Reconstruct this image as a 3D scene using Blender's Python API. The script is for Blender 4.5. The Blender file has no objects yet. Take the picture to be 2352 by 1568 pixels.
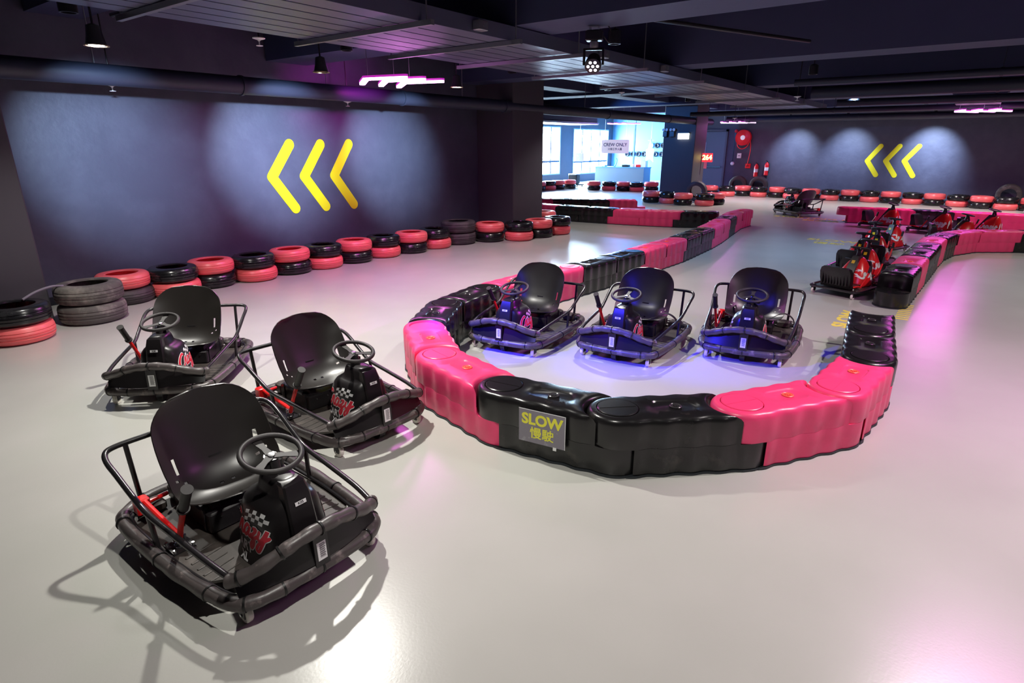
import bpy, bmesh, math, random
from mathutils import Vector, Matrix
from mathutils.bvhtree import BVHTree
PI = math.pi
random.seed(7)
scene = bpy.context.scene
COL = scene.collection
V = Vector

# ------------------------------------------------------------------ camera
FPX, HZ, CH = 1360.0, 330.0, 1.7
pitch = math.atan((784 - HZ) / FPX)
azim = math.radians(37.142)
fh = V((math.cos(azim), math.sin(azim), 0))
rt = V((math.sin(azim), -math.cos(azim), 0))
fw = fh * math.cos(pitch) + V((0, 0, -math.sin(pitch)))
up = rt.cross(fw)
cd = bpy.data.cameras.new('camera'); cam = bpy.data.objects.new('camera', cd); COL.objects.link(cam)
cd.sensor_width = 36; cd.lens = FPX / 2352 * 36; cd.clip_start = .05; cd.clip_end = 200
cam.matrix_world = Matrix(((rt.x, up.x, -fw.x, 0), (rt.y, up.y, -fw.y, 0), (rt.z, up.z, -fw.z, CH), (0, 0, 0, 1)))
scene.camera = cam
vs = scene.view_settings
vs.view_transform = 'Standard'; vs.look = 'None'; vs.gamma = 1; vs.exposure = 0.52
vs.use_curve_mapping = False
scene.cycles.max_bounces = 6
scene.cycles.sample_clamp_indirect = 4.0

# ------------------------------------------------------------------ sky outside the windows
w = bpy.data.worlds.new('sky'); scene.world = w; w.use_nodes = True
w.node_tree.nodes['Background'].inputs[0].default_value = (0.62, 0.82, 1.0, 1)
w.node_tree.nodes['Background'].inputs[1].default_value = 30.0

# ------------------------------------------------------------------ lights (lamp positions; fixtures are modelled below)
def light(kind, name, loc, energy, color=(1, 1, 1), aim=None, size=.05, cone=120, blend=.4, sx=1, sy=1):
    d = bpy.data.lights.new(name, kind); d.energy = energy; d.color = color
    if kind == 'SPOT':
        d.spot_size = math.radians(cone); d.spot_blend = blend; d.shadow_soft_size = size
    elif kind == 'POINT': d.shadow_soft_size = size
    elif kind == 'AREA':
        d.shape = 'RECTANGLE'; d.size = sx; d.size_y = sy
    o = bpy.data.objects.new(name, d); COL.objects.link(o); o.location = loc
    dirv = (V(aim) - V(loc)) if aim else V((0, 0, -1))
    o.rotation_euler = dirv.to_track_quat('-Z', 'Y').to_euler()
    return o
ROSE = (1.0, .88, .87); WARM = (1.0, .97, .90); COOL = (.45, .68, 1.0); WHITE = (1, .97, .92)
# downlights (x, y, z, watts, colour)
DOWN = [(2.40, 3.50, 2.66, 260, WARM), (5.95, 3.20, 2.66, 230, WHITE), (1.95, 5.60, 2.62, 110, WARM), (1.2, .9, 2.66, 120, WARM),
        (4.3, -.5, 2.66, 175, WARM), (2.2, -2.2, 2.66, 100, WARM), (4.4, 5.5, 2.62, 70, ROSE), (7.4, 5.6, 2.66, 95, ROSE),
        (7.6, -1.2, 2.66, 120, WARM), (10.8, 5.9, 2.66, 85, WHITE), (10.2, 2.2, 2.66, 150, COOL), (11.0, -1.4, 2.66, 110, WARM),
        (14.8, 5.9, 2.66, 110, WARM), (14.6, 2.3, 2.66, 150, COOL), (15.4, -1.4, 2.66, 120, WARM), (19.2, 5.4, 2.66, 270, WARM),
        (19.4, 1.4, 2.66, 270, ROSE), (19.4, -1.8, 2.66, 250, ROSE)]
for x, y, z, e, c in DOWN:
    light('SPOT', 'downlight_lamp', (x, y, z - .07), e, c, None, .04, 122, .7)
# wall washers
WASH = [(1.98, 5.30, 2.44), (4.0, 5.42, 2.44), (6.05, 5.46, 2.44)]
for k, (x, y, z) in enumerate(WASH):
    light('SPOT', 'wall_wash_lamp', (x, y, z - .09), (520, 850, 640)[k], (.55, .74, 1.0), (x + .95, 7.9, 1.52), .03, 46, 1.0)
WASHB = [(21.0, 5.0, 2.5), (21.0, 3.4, 2.5), (21.0, 1.25, 2.5)]
for k, (x, y, z) in enumerate(WASHB):
    light('SPOT', 'wall_wash_lamp', (x, y, z - .09), (260, 280, 480)[k], (.55, .7, 1.0), (22.3, y, 1.25), .04, 68, 1.0)
# coloured stage lights
BLUE = (.08, .06, 1.0); MAG = (1.0, .12, .85)
light('SPOT', 'stage_lamp', (2.05, 1.35, 2.30), 130, (.04, .03, 1.0), (4.25, 2.1, .15), .05, 50, .8)
for ax, ay in ((3.85, 3.0), (4.2, 2.1), (4.72, 1.3)): light('SPOT', 'stage_lamp', (.95, 3.55, 2.30), 1300, (.03, .02, 1.0), (ax, ay, .12), .05, 15, .8)
light('SPOT', 'stage_lamp', (5.6, .2, 2.35), 330, (.75, .03, 1.0), (3.6, 3.6, .3), .05, 24, 1.0)
# pink glow thrown by the chevron lights
CHEV_LIGHTS = [((5.12, 5.72, 2.39), 24), ((20.1, 6.35, 2.33), 7), ((16.05, .15, 2.33), 52), ((4.9, -.75, 2.4), 18)]
for (x, y, z), e in CHEV_LIGHTS:
    if e: light('AREA', 'chevron_glow', (x, y, z - .06), e, MAG, None, sx=.9, sy=.9)
light('SPOT', 'chevron_glow', (5.65, 6.25, 2.36), 55, (1.0, .06, .85), (5.85, 7.1, 2.33), .05, 75, 1.0)
# crew corner: blue working light and daylight portals
light('AREA', 'crew_lamp', (25.3, 12.6, 2.75), 200, (.06, .36, 1.0), None, sx=2.4, sy=1.4)
light('SPOT', 'crew_lamp', (18.6, 11.4, 2.7), 160, (.2, .5, 1.0), (23.2, 11.0, .8), .08, 95, .6)
light('SPOT', 'crew_lamp', (14.6, 9.6, 2.7), 330, (.08, .32, 1.0), (18.35, 7.5, 1.2), .08, 60, .8)

# ------------------------------------------------------------------ materials
def mat(name, col, rough=.5, metal=0, spec=.5, noise=None, bump=None, emit=None, coat=0):
    m = bpy.data.materials.new(name); m.use_nodes = True
    nt = m.node_tree; b = nt.nodes['Principled BSDF']
    b.inputs['Base Color'].default_value = (*col, 1); b.inputs['Roughness'].default_value = rough
    b.inputs['Metallic'].default_value = metal; b.inputs['Specular IOR Level'].default_value = spec
    b.inputs['Coat Weight'].default_value = coat; b.inputs['Coat Roughness'].default_value = .32
    if emit:
        b.inputs['Emission Color'].default_value = (*emit[0], 1); b.inputs['Emission Strength'].default_value = emit[1]
    tc = nt.nodes.new('ShaderNodeTexCoord')
    if noise:   # (second colour, scale, low, high, roughness of worn part)
        c2, sc, lo, hi, r2 = noise
        n = nt.nodes.new('ShaderNodeTexNoise'); n.inputs['Scale'].default_value = sc; n.inputs['Detail'].default_value = 6
        n.inputs['Roughness'].default_value = .65
        nt.links.new(tc.outputs['Object'], n.inputs['Vector'])
        r = nt.nodes.new('ShaderNodeValToRGB'); r.color_ramp.elements[0].position = lo; r.color_ramp.elements[1].position = hi
        nt.links.new(n.outputs['Fac'], r.inputs['Fac'])
        mx = nt.nodes.new('ShaderNodeMix'); mx.data_type = 'RGBA'
        mx.inputs[6].default_value = (*col, 1); mx.inputs[7].default_value = (*c2, 1)
        nt.links.new(r.outputs['Color'], mx.inputs[0]); nt.links.new(mx.outputs[2], b.inputs['Base Color'])
        mr = nt.nodes.new('ShaderNodeMapRange'); mr.inputs['To Min'].default_value = rough; mr.inputs['To Max'].default_value = r2
        nt.links.new(r.outputs['Color'], mr.inputs['Value']); nt.links.new(mr.outputs['Result'], b.inputs['Roughness'])
    if bump:
        n2 = nt.nodes.new('ShaderNodeTexNoise'); n2.inputs['Scale'].default_value = bump[0]; n2.inputs['Detail'].default_value = 4
        nt.links.new(tc.outputs['Object'], n2.inputs['Vector'])
        bp = nt.nodes.new('ShaderNodeBump'); bp.inputs['Strength'].default_value = bump[1]; bp.inputs['Distance'].default_value = bump[2]
        nt.links.new(n2.outputs['Fac'], bp.inputs['Height']); nt.links.new(bp.outputs['Normal'], b.inputs['Normal'])
    return m
M = {}
M['wall'] = mat('dark_slate_wall_paint', (.068, .072, .108), .5, noise=((.090, .095, .138), 2.2, .42, .72, .6), bump=(9, .25, .02))
M['ceiling'] = mat('black_ceiling_paint', (.003, .005, .011), .8)
M['beam'] = mat('dark_grey_beam_paint', (.042, .052, .120), .7, bump=(14, .15, .01))
M['pillar'] = mat('dark_brown_grey_pillar_paint', (.055, .05, .062), .6, bump=(10, .2, .01))
M['pipe'] = mat('dark_lagging', (.024, .030, .055), .5, bump=(7, .2, .01))
M['tray'] = mat('galvanised_tray', (.15, .165, .24), .42, .5, bump=(30, .1, .003))
M['strut'] = mat('galvanised_strut', (.30, .32, .34), .4, .8)
M['blackp'] = mat('black_plastic_shell', (.009, .0085, .009), .27, noise=((.085, .07, .06), 5, .60, .9, .5), bump=(35, .12, .002))
M['pinkp'] = mat('pink_plastic_shell', (.90, .055, .19), .36, noise=((.80, .04, .15), 4, .5, .8, .45), bump=(35, .1, .002))
M['plugp'] = mat('orange_cap_plastic', (.90, .12, .08), .4)
M['plugb'] = mat('black_cap_plastic', (.03, .028, .03), .25)
M['gasket'] = mat('dark_rubber_skirt', (.02, .025, .03), .6)
M['hose'] = mat('rubber_hose', (.075, .063, .062), .38, noise=((.26, .21, .20), 16, .56, .74, .6), bump=(40, .25, .004))
M['frame'] = mat('black_tube_steel', (.02, .018, .02), .28, .1, bump=(60, .05, .001))
M['seat'] = mat('satin_black_seat', (.017, .0145, .013), .37, 0, .6, coat=.35, noise=((.032, .028, .025), 9, .64, .85, .5))
M['deck'] = mat('black_deck_steel', (.045, .038, .034), .42, noise=((.11, .09, .08), 11, .5, .8, .5))
M['shroud'] = mat('satin_black_shroud', (.012, .010, .011), .33)
M['red'] = mat('bright_red_steel', (.85, .012, .012), .35)
M['redplastic'] = mat('red_shroud', (.80, .015, .02), .28)
M['grip'] = mat('black_grip', (.025, .022, .022), .55)
M['chrome'] = mat('bright_metal', (.65, .65, .66), .2, 1)
M['wheelw'] = mat('white_urethane', (.82, .78, .70), .4)
M['hub'] = mat('grey_hub', (.25, .26, .28), .35, .7)
M['white'] = mat('white_sticker', (.85, .85, .85), .4)
M['logored'] = mat('logo_red', (.80, .02, .05), .35)
M['black'] = mat('black_ink', (.01, .01, .01), .4)
M['yellow'] = mat('yellow_label', (.85, .62, .01), .4)
M['tyrered'] = mat('red_painted_tyre', (.96, .155, .165), .33, noise=((.92, .21, .20), 6, .5, .8, .45), bump=(18, .2, .004))
M['tyreblk'] = mat('black_painted_tyre', (.012, .012, .014), .22, noise=((.04, .04, .045), 6, .55, .8, .4), bump=(18, .15, .004))
M['tyregrey'] = mat('worn_grey_tyre', (.10, .09, .085), .75, noise=((.32, .29, .26), 5, .48, .75, .85), bump=(25, .4, .006))
M['tyredark'] = mat('old_dark_tyre', (.05, .04, .045), .6, noise=((.12, .09, .10), 7, .5, .8, .7), bump=(25, .4, .006))
M['signgrey'] = mat('grey_sign_card', (.22, .20, .24), .35, noise=((.45, .43, .47), 14, .58, .75, .4))
M['signyellow'] = mat('sign_yellow', (.83, .80, .06), .45)
M['chevron'] = mat('yellow_wall_paint', (.85, .76, .01), .5)
M['floorpaint'] = mat('worn_yellow_floor_paint', (.92, .76, .12), .4, noise=((.5, .45, .3), 20, .55, .75, .5))
M['led'] = mat('pink_led_tube', (1, .5, .9), .4, emit=((1.0, .32, .95), 9.0))
M['ledside'] = mat('magenta_led_housing', (.35, .02, .3), .4, emit=((1.0, .05, .9), .3))
M['lampglow'] = mat('lit_lamp_face', (1, 1, 1), .4, emit=((1, .97, .92), 40))
M['lampglow2'] = mat('lamp_lens', (1, 1, 1), .3, emit=((.9, .85, 1), 1.3))
M['lampbody'] = mat('black_lamp_body', (.02, .02, .025), .35, .3)
M['bellrim'] = mat('brass_rim', (.35, .25, .15), .35, .6)
M['exit'] = mat('lit_exit_panel', (1, 1, 1), .4, emit=((.85, 1, 1), 3.0))
M['glowwhite'] = mat('white_added_glow', (.80, .80, .88), .4, emit=((.85, .85, 1), .25))  # faint glow put into the white of sign, hub cap and coat
M['inkblue'] = mat('dark_blue_ink', (.02, .03, .12), .5)
M['winframe'] = mat('pale_window_frame', (.45, .55, .65), .4, .3)
M['counter'] = mat('blue_grey_counter', (.16, .25, .38), .5)
M['crewwall'] = mat('light_blue_grey_wall', (.10, .30, .52), .6)
M['doorm'] = mat('slate_door_paint', (.10, .13, .20), .5)
M['hosered'] = mat('red_hose_reel', (.85, .02, .03), .35)
M['ledred'] = mat('red_led_panel', (.3, 0, 0), .4, emit=((1, .03, .05), 1.2))
M['leddig'] = mat('lit_digit', (1, 1, .3), .4, emit=((1, .9, .15), 5))
M['orange'] = mat('brown_carton', (.35, .12, .05), .6)
M['teal'] = mat('teal_plastic', (.1, .6, .6), .4)
gl = bpy.data.materials.new('window_glass'); gl.use_nodes = True
nt = gl.node_tree; nt.nodes.remove(nt.nodes['Principled BSDF'])
tr = nt.nodes.new('ShaderNodeBsdfTransparent'); gs = nt.nodes.new('ShaderNodeBsdfGlossy'); gs.inputs['Roughness'].default_value = .05
mxs = nt.nodes.new('ShaderNodeMixShader'); mxs.inputs[0].default_value = .06
nt.links.new(tr.outputs[0], mxs.inputs[1]); nt.links.new(gs.outputs[0], mxs.inputs[2])
nt.links.new(mxs.outputs[0], nt.nodes['Material Output'].inputs['Surface'])
M['glass'] = gl
# floor: sealed grey epoxy with faint mottling, scratches and an orange-peel gloss
fm = bpy.data.materials.new('grey_epoxy_floor'); fm.use_nodes = True; nt = fm.node_tree; b = nt.nodes['Principled BSDF']
tc = nt.nodes.new('ShaderNodeTexCoord')
def noise_node(sc, det=4, vec=None):
    n = nt.nodes.new('ShaderNodeTexNoise'); n.inputs['Scale'].default_value = sc; n.inputs['Detail'].default_value = det
    nt.links.new(vec or tc.outputs['Object'], n.inputs['Vector']); return n
def ramp(inp, a, bb, ca, cb):
    r = nt.nodes.new('ShaderNodeValToRGB'); r.color_ramp.elements[0].position = a; r.color_ramp.elements[1].position = bb
    r.color_ramp.elements[0].color = (*ca, 1); r.color_ramp.elements[1].color = (*cb, 1)
    nt.links.new(inp, r.inputs['Fac']); return r
r1 = ramp(noise_node(1.3, 7).outputs['Fac'], .0, 1.0, (.41, .41, .375), (.52, .515, .48))
nt.links.new(r1.outputs['Color'], b.inputs['Base Color']); b.inputs['Roughness'].default_value = .27
b.inputs['Specular IOR Level'].default_value = .55
bp = nt.nodes.new('ShaderNodeBump'); bp.inputs['Strength'].default_value = .12; bp.inputs['Distance'].default_value = .002
nt.links.new(noise_node(85, 3).outputs['Fac'], bp.inputs['Height']); nt.links.new(bp.outputs['Normal'], b.inputs['Normal'])
M['floor'] = fm

# ------------------------------------------------------------------ geometry helpers
class MB:
    def __init__(s): s.v = []; s.f = []; s.mi = []; s.mats = []; s.m = 0
    def use(s, m):
        if m not in s.mats: s.mats.append(m)
        s.m = s.mats.index(m); return s
    def add(s, vs, fs, T=None):
        k = len(s.v); s.v += [tuple(T @ V(p)) if T else tuple(p) for p in vs]
        s.f += [tuple(i + k for i in f) for f in fs]; s.mi += [s.m] * len(fs)
    def box(s, a, b, T=None, bev=0):
        x0, y0, z0 = a; x1, y1, z1 = b
        if not bev:
            s.add([(x0,y0,z0),(x1,y0,z0),(x1,y1,z0),(x0,y1,z0),(x0,y0,z1),(x1,y0,z1),(x1,y1,z1),(x0,y1,z1)],
                  [(3,2,1,0),(4,5,6,7),(0,1,5,4),(1,2,6,5),(2,3,7,6),(3,0,4,7)], T); return
        e = bev; rings = []
        def ring(z, i):
            return [(x0+i+e,y0+i,z),(x1-i-e,y0+i,z),(x1-i,y0+i+e,z),(x1-i,y1-i-e,z),(x1-i-e,y1-i,z),(x0+i+e,y1-i,z),(x0+i,y1-i-e,z),(x0+i,y0+i+e,z)]
        s.loft([ring(z0, e), ring(z0+e, 0), ring(z1-e, 0), ring(z1, e)], T)
    def loft(s, rings, T=None, cap=True, close=False):
        n = len(rings[0]); vs = [p for r in rings for p in r]; fs = []
        m = len(rings) - (0 if close else 1)
        for k in range(m):
            k2 = (k + 1) % len(rings)
            for i in range(n):
                j = (i + 1) % n; fs.append((k*n+i, k*n+j, k2*n+j, k2*n+i))
        if cap and not close:
            fs.append(tuple(reversed(range(n)))); fs.append(tuple(range((len(rings)-1)*n, len(rings)*n)))
        s.add(vs, fs, T)
    def lathe(s, prof, n=24, T=None, close=False):   # profile of (r, z); smooth ring around z
        rings = [[(r*math.cos(2*PI*i/n), r*math.sin(2*PI*i/n), z) for i in range(n)] for r, z in prof]
        s.loft(rings, T, cap=not close, close=close)
    def cyl(s, p, q, r, n=12, r2=None):
        p = V(p); q = V(q); d = q - p; T = Matrix.Translation(p) @ d.to_track_quat('Z', 'Y').to_matrix().to_4x4()
        s.lathe([(r, 0), (r if r2 is None else r2, d.length)], n, T)
    def tube(s, path, r, n=10, closed=False, cap=True):
        P = [V(p) for p in path]; N = len(P); rings = []; prev = None
        R = r if callable(r) else (lambda t: r)
        for i in range(N):
            if closed: t = P[(i+1) % N] - P[i-1]
            else: t = P[min(i+1, N-1)] - P[max(i-1, 0)]
            t.normalize()
            if prev is None:
                a = V((0,0,1)) if abs(t.z) < .9 else V((1,0,0)); prev = t.cross(a).normalized()
            prev = (prev - t * prev.dot(t)).normalized(); bn = t.cross(prev)
            rr = R(i / max(1, N-1))
            rings.append([tuple(P[i] + (prev*math.cos(2*PI*k/n) + bn*math.sin(2*PI*k/n))*rr) for k in range(n)])
        s.loft(rings, None, cap, closed)
    def poly(s, pts, T=None): s.add(pts, [tuple(range(len(pts)))], T)
    def prism(s, pts, z0, z1, T=None):
        s.loft([[(x, y, z0) for x, y in pts], [(x, y, z1) for x, y in pts]], T)
    def mesh(s, name, ang=35):
        me = bpy.data.meshes.new(name); me.from_pydata(s.v, [], s.f)
        for m in s.mats: me.materials.append(m)
        if len(s.mats) > 1: me.polygons.foreach_set('material_index', s.mi)
        bm = bmesh.new(); bm.from_mesh(me)
        bmesh.ops.recalc_face_normals(bm, faces=bm.faces); bm.to_mesh(me); bm.free()
        me.polygons.foreach_set('use_smooth', [True] * len(me.polygons)); me.set_sharp_from_angle(angle=math.radians(ang))
        me.update(); return me
    def build(s, name, parent=None, ang=35, loc=None):
        o = bpy.data.objects.new(name, s.mesh(name, ang)); COL.objects.link(o)
        if parent: o.parent = parent
        if loc: o.location = loc
        return o
def N(m): mb = MB(); mb.use(M[m]); return mb
def tag(o, label, cat, group=None, kind=None):
    o['label'] = label; o['category'] = cat
    if group: o['group'] = group
    if kind: o['kind'] = kind
    return o
def empty(name, loc=(0,0,0), rz=0):
    o = bpy.data.objects.new(name, None); COL.objects.link(o); o.location = loc; o.rotation_euler = (0,0,rz); o.empty_display_size = .1
    return o
KIDS = {}
def copy_tree(o, parent=None):
    c = o.copy(); COL.objects.link(c); c.parent = parent
    for ch in [x for x in o.children]: copy_tree(ch, c)
    return c
def smooth(pts, n=8, closed=False):
    P = [V(p) for p in pts]; N_ = len(P); out = []
    rng = range(N_ if closed else N_ - 1)
    for i in rng:
        if closed: a, b_, c, d = P[i-1], P[i], P[(i+1) % N_], P[(i+2) % N_]
        else: a, b_, c, d = P[max(i-1,0)], P[i], P[i+1], P[min(i+2, N_-1)]
        for k in range(n):
            t = k / n
            out.append(.5*((2*b_) + (c-a)*t + (2*a-5*b_+4*c-d)*t*t + (3*b_-a-3*c+d)*t**3))
    if not closed: out.append(P[-1])
    return out
def struct(name, mb, label=None):
    o = mb.build(name); o['kind'] = 'structure'
    if label: o['label'] = label
    return o
def text_geo(s, size, bold=0, res=4, align='CENTER', sx=1.0):
    c = bpy.data.curves.new('t', 'FONT'); c.body = s; c.size = size; c.align_x = align; c.align_y = 'CENTER'; c.offset = bold; c.resolution_u = res
    o = bpy.data.objects.new('t', c); COL.objects.link(o)
    bpy.context.view_layer.update()
    me = o.to_mesh(); vs = [(v.co.x*sx, v.co.y, 0) for v in me.vertices]; fs = [tuple(p.vertices) for p in me.polygons]
    o.to_mesh_clear(); bpy.data.objects.remove(o); bpy.data.curves.remove(c)
    return vs, fs
def text_obj(name, s, size, m, T, parent=None, bold=0, thick=.002, sx=1.0, spread=0):
    vs, fs = text_geo(s, size, bold, sx=sx); n = len(vs); mb = N(m)
    edges = {}
    for f in fs:
        for i in range(len(f)):
            e = (f[i], f[(i+1) % len(f)]); edges[e] = 1
    vv = [(x, y, 0) for x, y, z in vs] + [(x, y, thick) for x, y, z in vs]
    ff = [tuple(reversed(f)) for f in fs] + [tuple(i+n for i in f) for f in fs]
    ff += [(a, b_, b_+n, a+n) for (a, b_) in edges if (b_, a) not in edges]
    for k, (a, b_) in enumerate([(0, 0)] if not spread else [(-1,0),(1,0),(0,-1),(0,1)]): mb.add(vv, ff, T @ Matrix.Translation((a*spread, b_*spread, k*.00004)))
    return mb.build(name, parent)

# ------------------------------------------------------------------ room shell
YL, XB, YW = 7.9, 22.3, 15.0
X0, Y0, XE = -5.0, -7.5, 28.2
f = N('floor'); f.box((X0-.2, Y0-.2, -.2), (XE+.3, YW+.3, 0)); struct('floor', f)
f = N('ceiling'); f.box((X0-.2, Y0-.2, 3.35), (XE+.3, YW+.3, 3.5)); struct('ceiling', f)
f = N('wall'); f.box((X0, YL, 0), (10.45, YL+.2, 3.35)); struct('wall_left', f)
f = N('wall'); f.box((10.25, YL+.2, 0), (10.45, YW, 3.35)); struct('wall_partition', f)
f = N('wall'); f.box((XB, Y0, 0), (XB+.2, 9.3, 3.35)); struct('wall_back', f)
f = N('wall'); f.box((X0-.2, Y0-.2, 0), (XE+.3, Y0, 3.35)); struct('wall_right', f)
f = N('wall'); f.box((X0-.2, Y0, 0), (X0, YL+.2, 3.35)); struct('wall_rear', f)
f = N('crewwall'); f.box((XE, 9.3, 0), (XE+.2, YW+.2, 3.35)); struct('wall_crew', f)
f = N('crewwall'); f.box((XB+.2, 9.1, 0), (XE, 9.3, 3.35)); struct('wall_crew_side', f)
# window wall with two openings
WINS = [(20.4, 23.35, .40, 2.42), (24.42, 27.75, .33, 2.36)]
f = N('wall')
xs = [10.45, 20.4, 23.35, 24.42, 27.75, XE]
for a, b_ in ((10.45, 20.4), (23.35, 24.42), (27.75, XE+.2)): f.box((a, YW, 0), (b_, YW+.2, 3.35))
for a, b_, z0, z1 in WINS: f.box((a, YW, 0), (b_, YW+.2, z0)); f.box((a, YW, z1), (b_, YW+.2, 3.35))
struct('wall_windows', f)
for k, (a, b_, z0, z1) in enumerate(WINS):
    r = empty('window_%d' % (k+1), ((a+b_)/2, YW, z0)); r['kind'] = 'structure'
    h = z1 - z0; wd = (b_-a)/2
    fr = N('winframe'); fr.box((-wd, -.02, 0), (wd, .10, .05)); fr.box((-wd, -.02, h-.05), (wd, .10, h))
    for x in (-wd, wd-.06): fr.box((x, -.02, .05), (x+.06, .10, h-.05))
    fr.build('window_frame', r)
    mu = N('doorm')
    for j in range(1, 4): x = -wd + 2*wd*j/4; mu.box((x-.035, .0, .05), (x+.035, .08, h-.05))
    mu.box((-wd+.06, .005, .52), (wd-.06, .075, .60)); mu.build('mullion', r)
    g_ = N('glass'); g_.box((-wd+.05, .045, .04), (wd-.05, .05, h-.04)); g_.build('pane', r)
    p = light('AREA', 'window_daylight', ((a+b_)/2, YW+.35, (z0+z1)/2), 900, (.55, .78, 1.0), ((a+b_)/2 - 1.5, YW-6, .0), sx=b_-a, sy=z1-z0)
# pillars
def pillar(name, a, b_):
    f = N('pillar'); f.box((a[0], a[1], 0), (b_[0], b_[1], 3.35), bev=.012); return struct(name, f)
pillar('pillar_near', (.75, 7.02), (1.76, YL))
pillar('pillar_middle', (9.3, 7.02), (10.3, YL))
pillar('pillar_far', (18.35, 6.98), (19.3, 8.0))
# beams across the hall
for k, (a, b_) in enumerate(((.95, 1.55), (2.35, 2.85), (4.95, 5.58), (8.72, 9.3), (12.7, 13.3), (17.0, 17.6), (21.0, 21.6))):
    z0 = 2.75 if k != 1 else 2.95
    f = N('beam'); f.box((a, Y0, z0), (b_, 7.88 if a < 10 else 14.95, 3.349)); struct('beam_%d' % (k+1), f)
f = N('beam'); f.box((10.5, 7.3, 2.8), (21.6, 7.8, 3.349)); struct('beam_8', f)
# dark skirting along the two painted walls
f = N('ceiling'); f.box((1.77, YL-.015, 0), (9.29, YL-.001, .09)); struct('baseboard_left', f)
f = N('ceiling'); f.box((XB-.015, Y0+.01, 0), (XB-.001, 7.15, .09)); struct('baseboard_back', f)

# round duct along the left wall
r = empty('air_duct', (0, 7.1, 2.35)); tag(r, 'long dark round lagged duct running under the ceiling along the chevron wall', 'duct')
d = N('pipe'); d.cyl((-3, 0, 0), (19.9, 0, 0), .100, 32); d.build('duct_body', r)
for x in (1.0, 4.08, 6.62, 9.1, 13.0, 16.5):
    d = N('pipe'); d.cyl((x, 0, 0), (x+.03, 0, 0), .112, 32); d.build('flange', r)
for x in (2.6, 5.3, 8.0, 12.0): d = N('strut'); d.cyl((x, 0, .099), (x, 0, .998), .006, 6); d.build('hanger_rod', r)

# ribbed cable tray run
r = empty('cable_tray', (0, 0, 2.62)); tag(r, 'long galvanised ribbed cable tray hung diagonally across under the ceiling', 'cable tray')
tw0, tw1 = 3.75, 5.25; nch = 7; cw = (tw1-tw0)/nch
for k in range(nch):
    y0 = tw0 + k*cw; t = N('tray')
    t.box((-3, y0+.012, 0), (19.5, y0+cw-.012, .008)); t.box((-3, y0+.012, .008), (19.5, y0+.02, .075)); t.box((-3, y0+cw-.02, .008), (19.5, y0+cw-.012, .075))
    t.box((-3, y0+.012, .075), (19.5, y0+.045, .082)); t.box((-3, y0+cw-.045, .075), (19.5, y0+cw-.012, .082))
    t.build('channel', r)
t = N('tray'); t.box((-3, tw0-.03, -.005), (19.5, tw0, .12)); t.build('side_rail', r)
HX = [-.8, 2.2, 3.72, 4.88, 6.0, 7.6, 9.6, 11.8, 14.0, 16.4, 18.6]
for x in HX:
    t = N('strut'); t.box((x-.02, tw0-.16, -.045), (x+.02, tw1+.14, -.006)); t.build('crossbar', r)
    for y in (tw0-.10, tw1+.10): t = N('strut'); t.cyl((x, y, -.045), (x, y, .72 if not any(a < x < b_ for a, b_ in ((.9,1.6),(4.9,5.6),(8.7,9.3),(12.7,13.3),(17,17.6))) else .13), .006, 6); t.build('hanger_rod', r)
# junction boxes clipped on the tray
for k, (x, y) in enumerate(((2.7, 0), (4.4, 0), (6.6, 0), (8.3, 0))):
    t = N('strut'); t.box((-.06, -.08, 0), (.06, 0, .08), bev=.005); t.cyl((.0, -.085, .04), (.0, -.079, .04), .012, 8)
    o = t.build('junction_box', None, loc=(x, 3.715, 2.63))
    tag(o, 'small grey metal junction box on the tray edge, %s from the camera' % ('nearest', 'second', 'third', 'farthest')[k], 'electrical box', 'junction boxes on the cable tray')
# slim pipes and ducts across the far ceiling
for k, (x, z, rr, y0, y1, lb) in enumerate(((10.9, 2.62, .05, -7, 2.6, 'slim dark pipe crossing the ceiling just beyond the second big beam'),
        (12.2, 2.55, .10, -7, 2.6, 'fat dark round duct crossing the ceiling beyond the big beams'),
        (14.6, 2.5, .07, -7, 2.6, 'dark pipe crossing the ceiling halfway to the back wall'),
        (16.6, 2.45, .06, -7, 6.5, 'dark pipe crossing low above the parked red karts'),
        (20.2, 2.42, .09, -7, 6.7, 'farthest dark duct crossing right in front of the back wall'))):
    o = N('pipe'); o.cyl((0, y0, 0), (0, y1, 0), rr, 20)
    for y in range(int(y0)+1, int(y1)+1, 3): o.cyl((0, y, rr-.005), (0, y, 3.345-z), .006, 6); o.cyl((0, y-.02, 0), (0, y+.02, 0), rr+.008, 20)
    o = o.build('ceiling_pipe', None, loc=(x, 0, z)); tag(o, lb, 'pipe')
for k, (x0, y0, x1, y1, z, lb) in enumerate(((5.9, 2.9, 8.4, 1.9, 2.86, 'thin dark sprinkler pipe between the two big beams'), (2.6, 5.5, 2.6, 6.5, 2.80, 'thin conduit feeding the first wall spotlight'))):
    o = N('frame'); o.cyl((x0, y0, z), (x1, y1, z), .02, 10); o.cyl((x0+.3, y0-.05, z), (x0+.3, y0-.05, 3.345), .008, 6)
    tag(o.build('conduit'), lb, 'pipe')
# far plenum duct with pink light beneath (right side)
r = empty('air_vent', (15.0, .25, 2.4)); tag(r, 'tapered grey air supply box hanging under the ceiling at the right above the pink light', 'air vent')
a = N('beam'); a.loft([[(-.35,-.33,.06),(.35,-.33,.06),(.35,.33,.06),(-.35,.33,.06)], [(-.55,-.48,.30),(.55,-.48,.30),(.55,.48,.30),(-.55,.48,.30)], [(-.55,-.48,.48),(.55,-.48,.48),(.55,.48,.48),(-.55,.48,.48)]]); a.build('hood', r)
a = N('pipe'); a.box((-.37,-.35,.02), (.37,.35,.06)); a.build('grille', r)
a = N('pipe'); a.box((-.4,-.35,.48), (.4,.35,.945)); a.build('riser', r)
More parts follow.
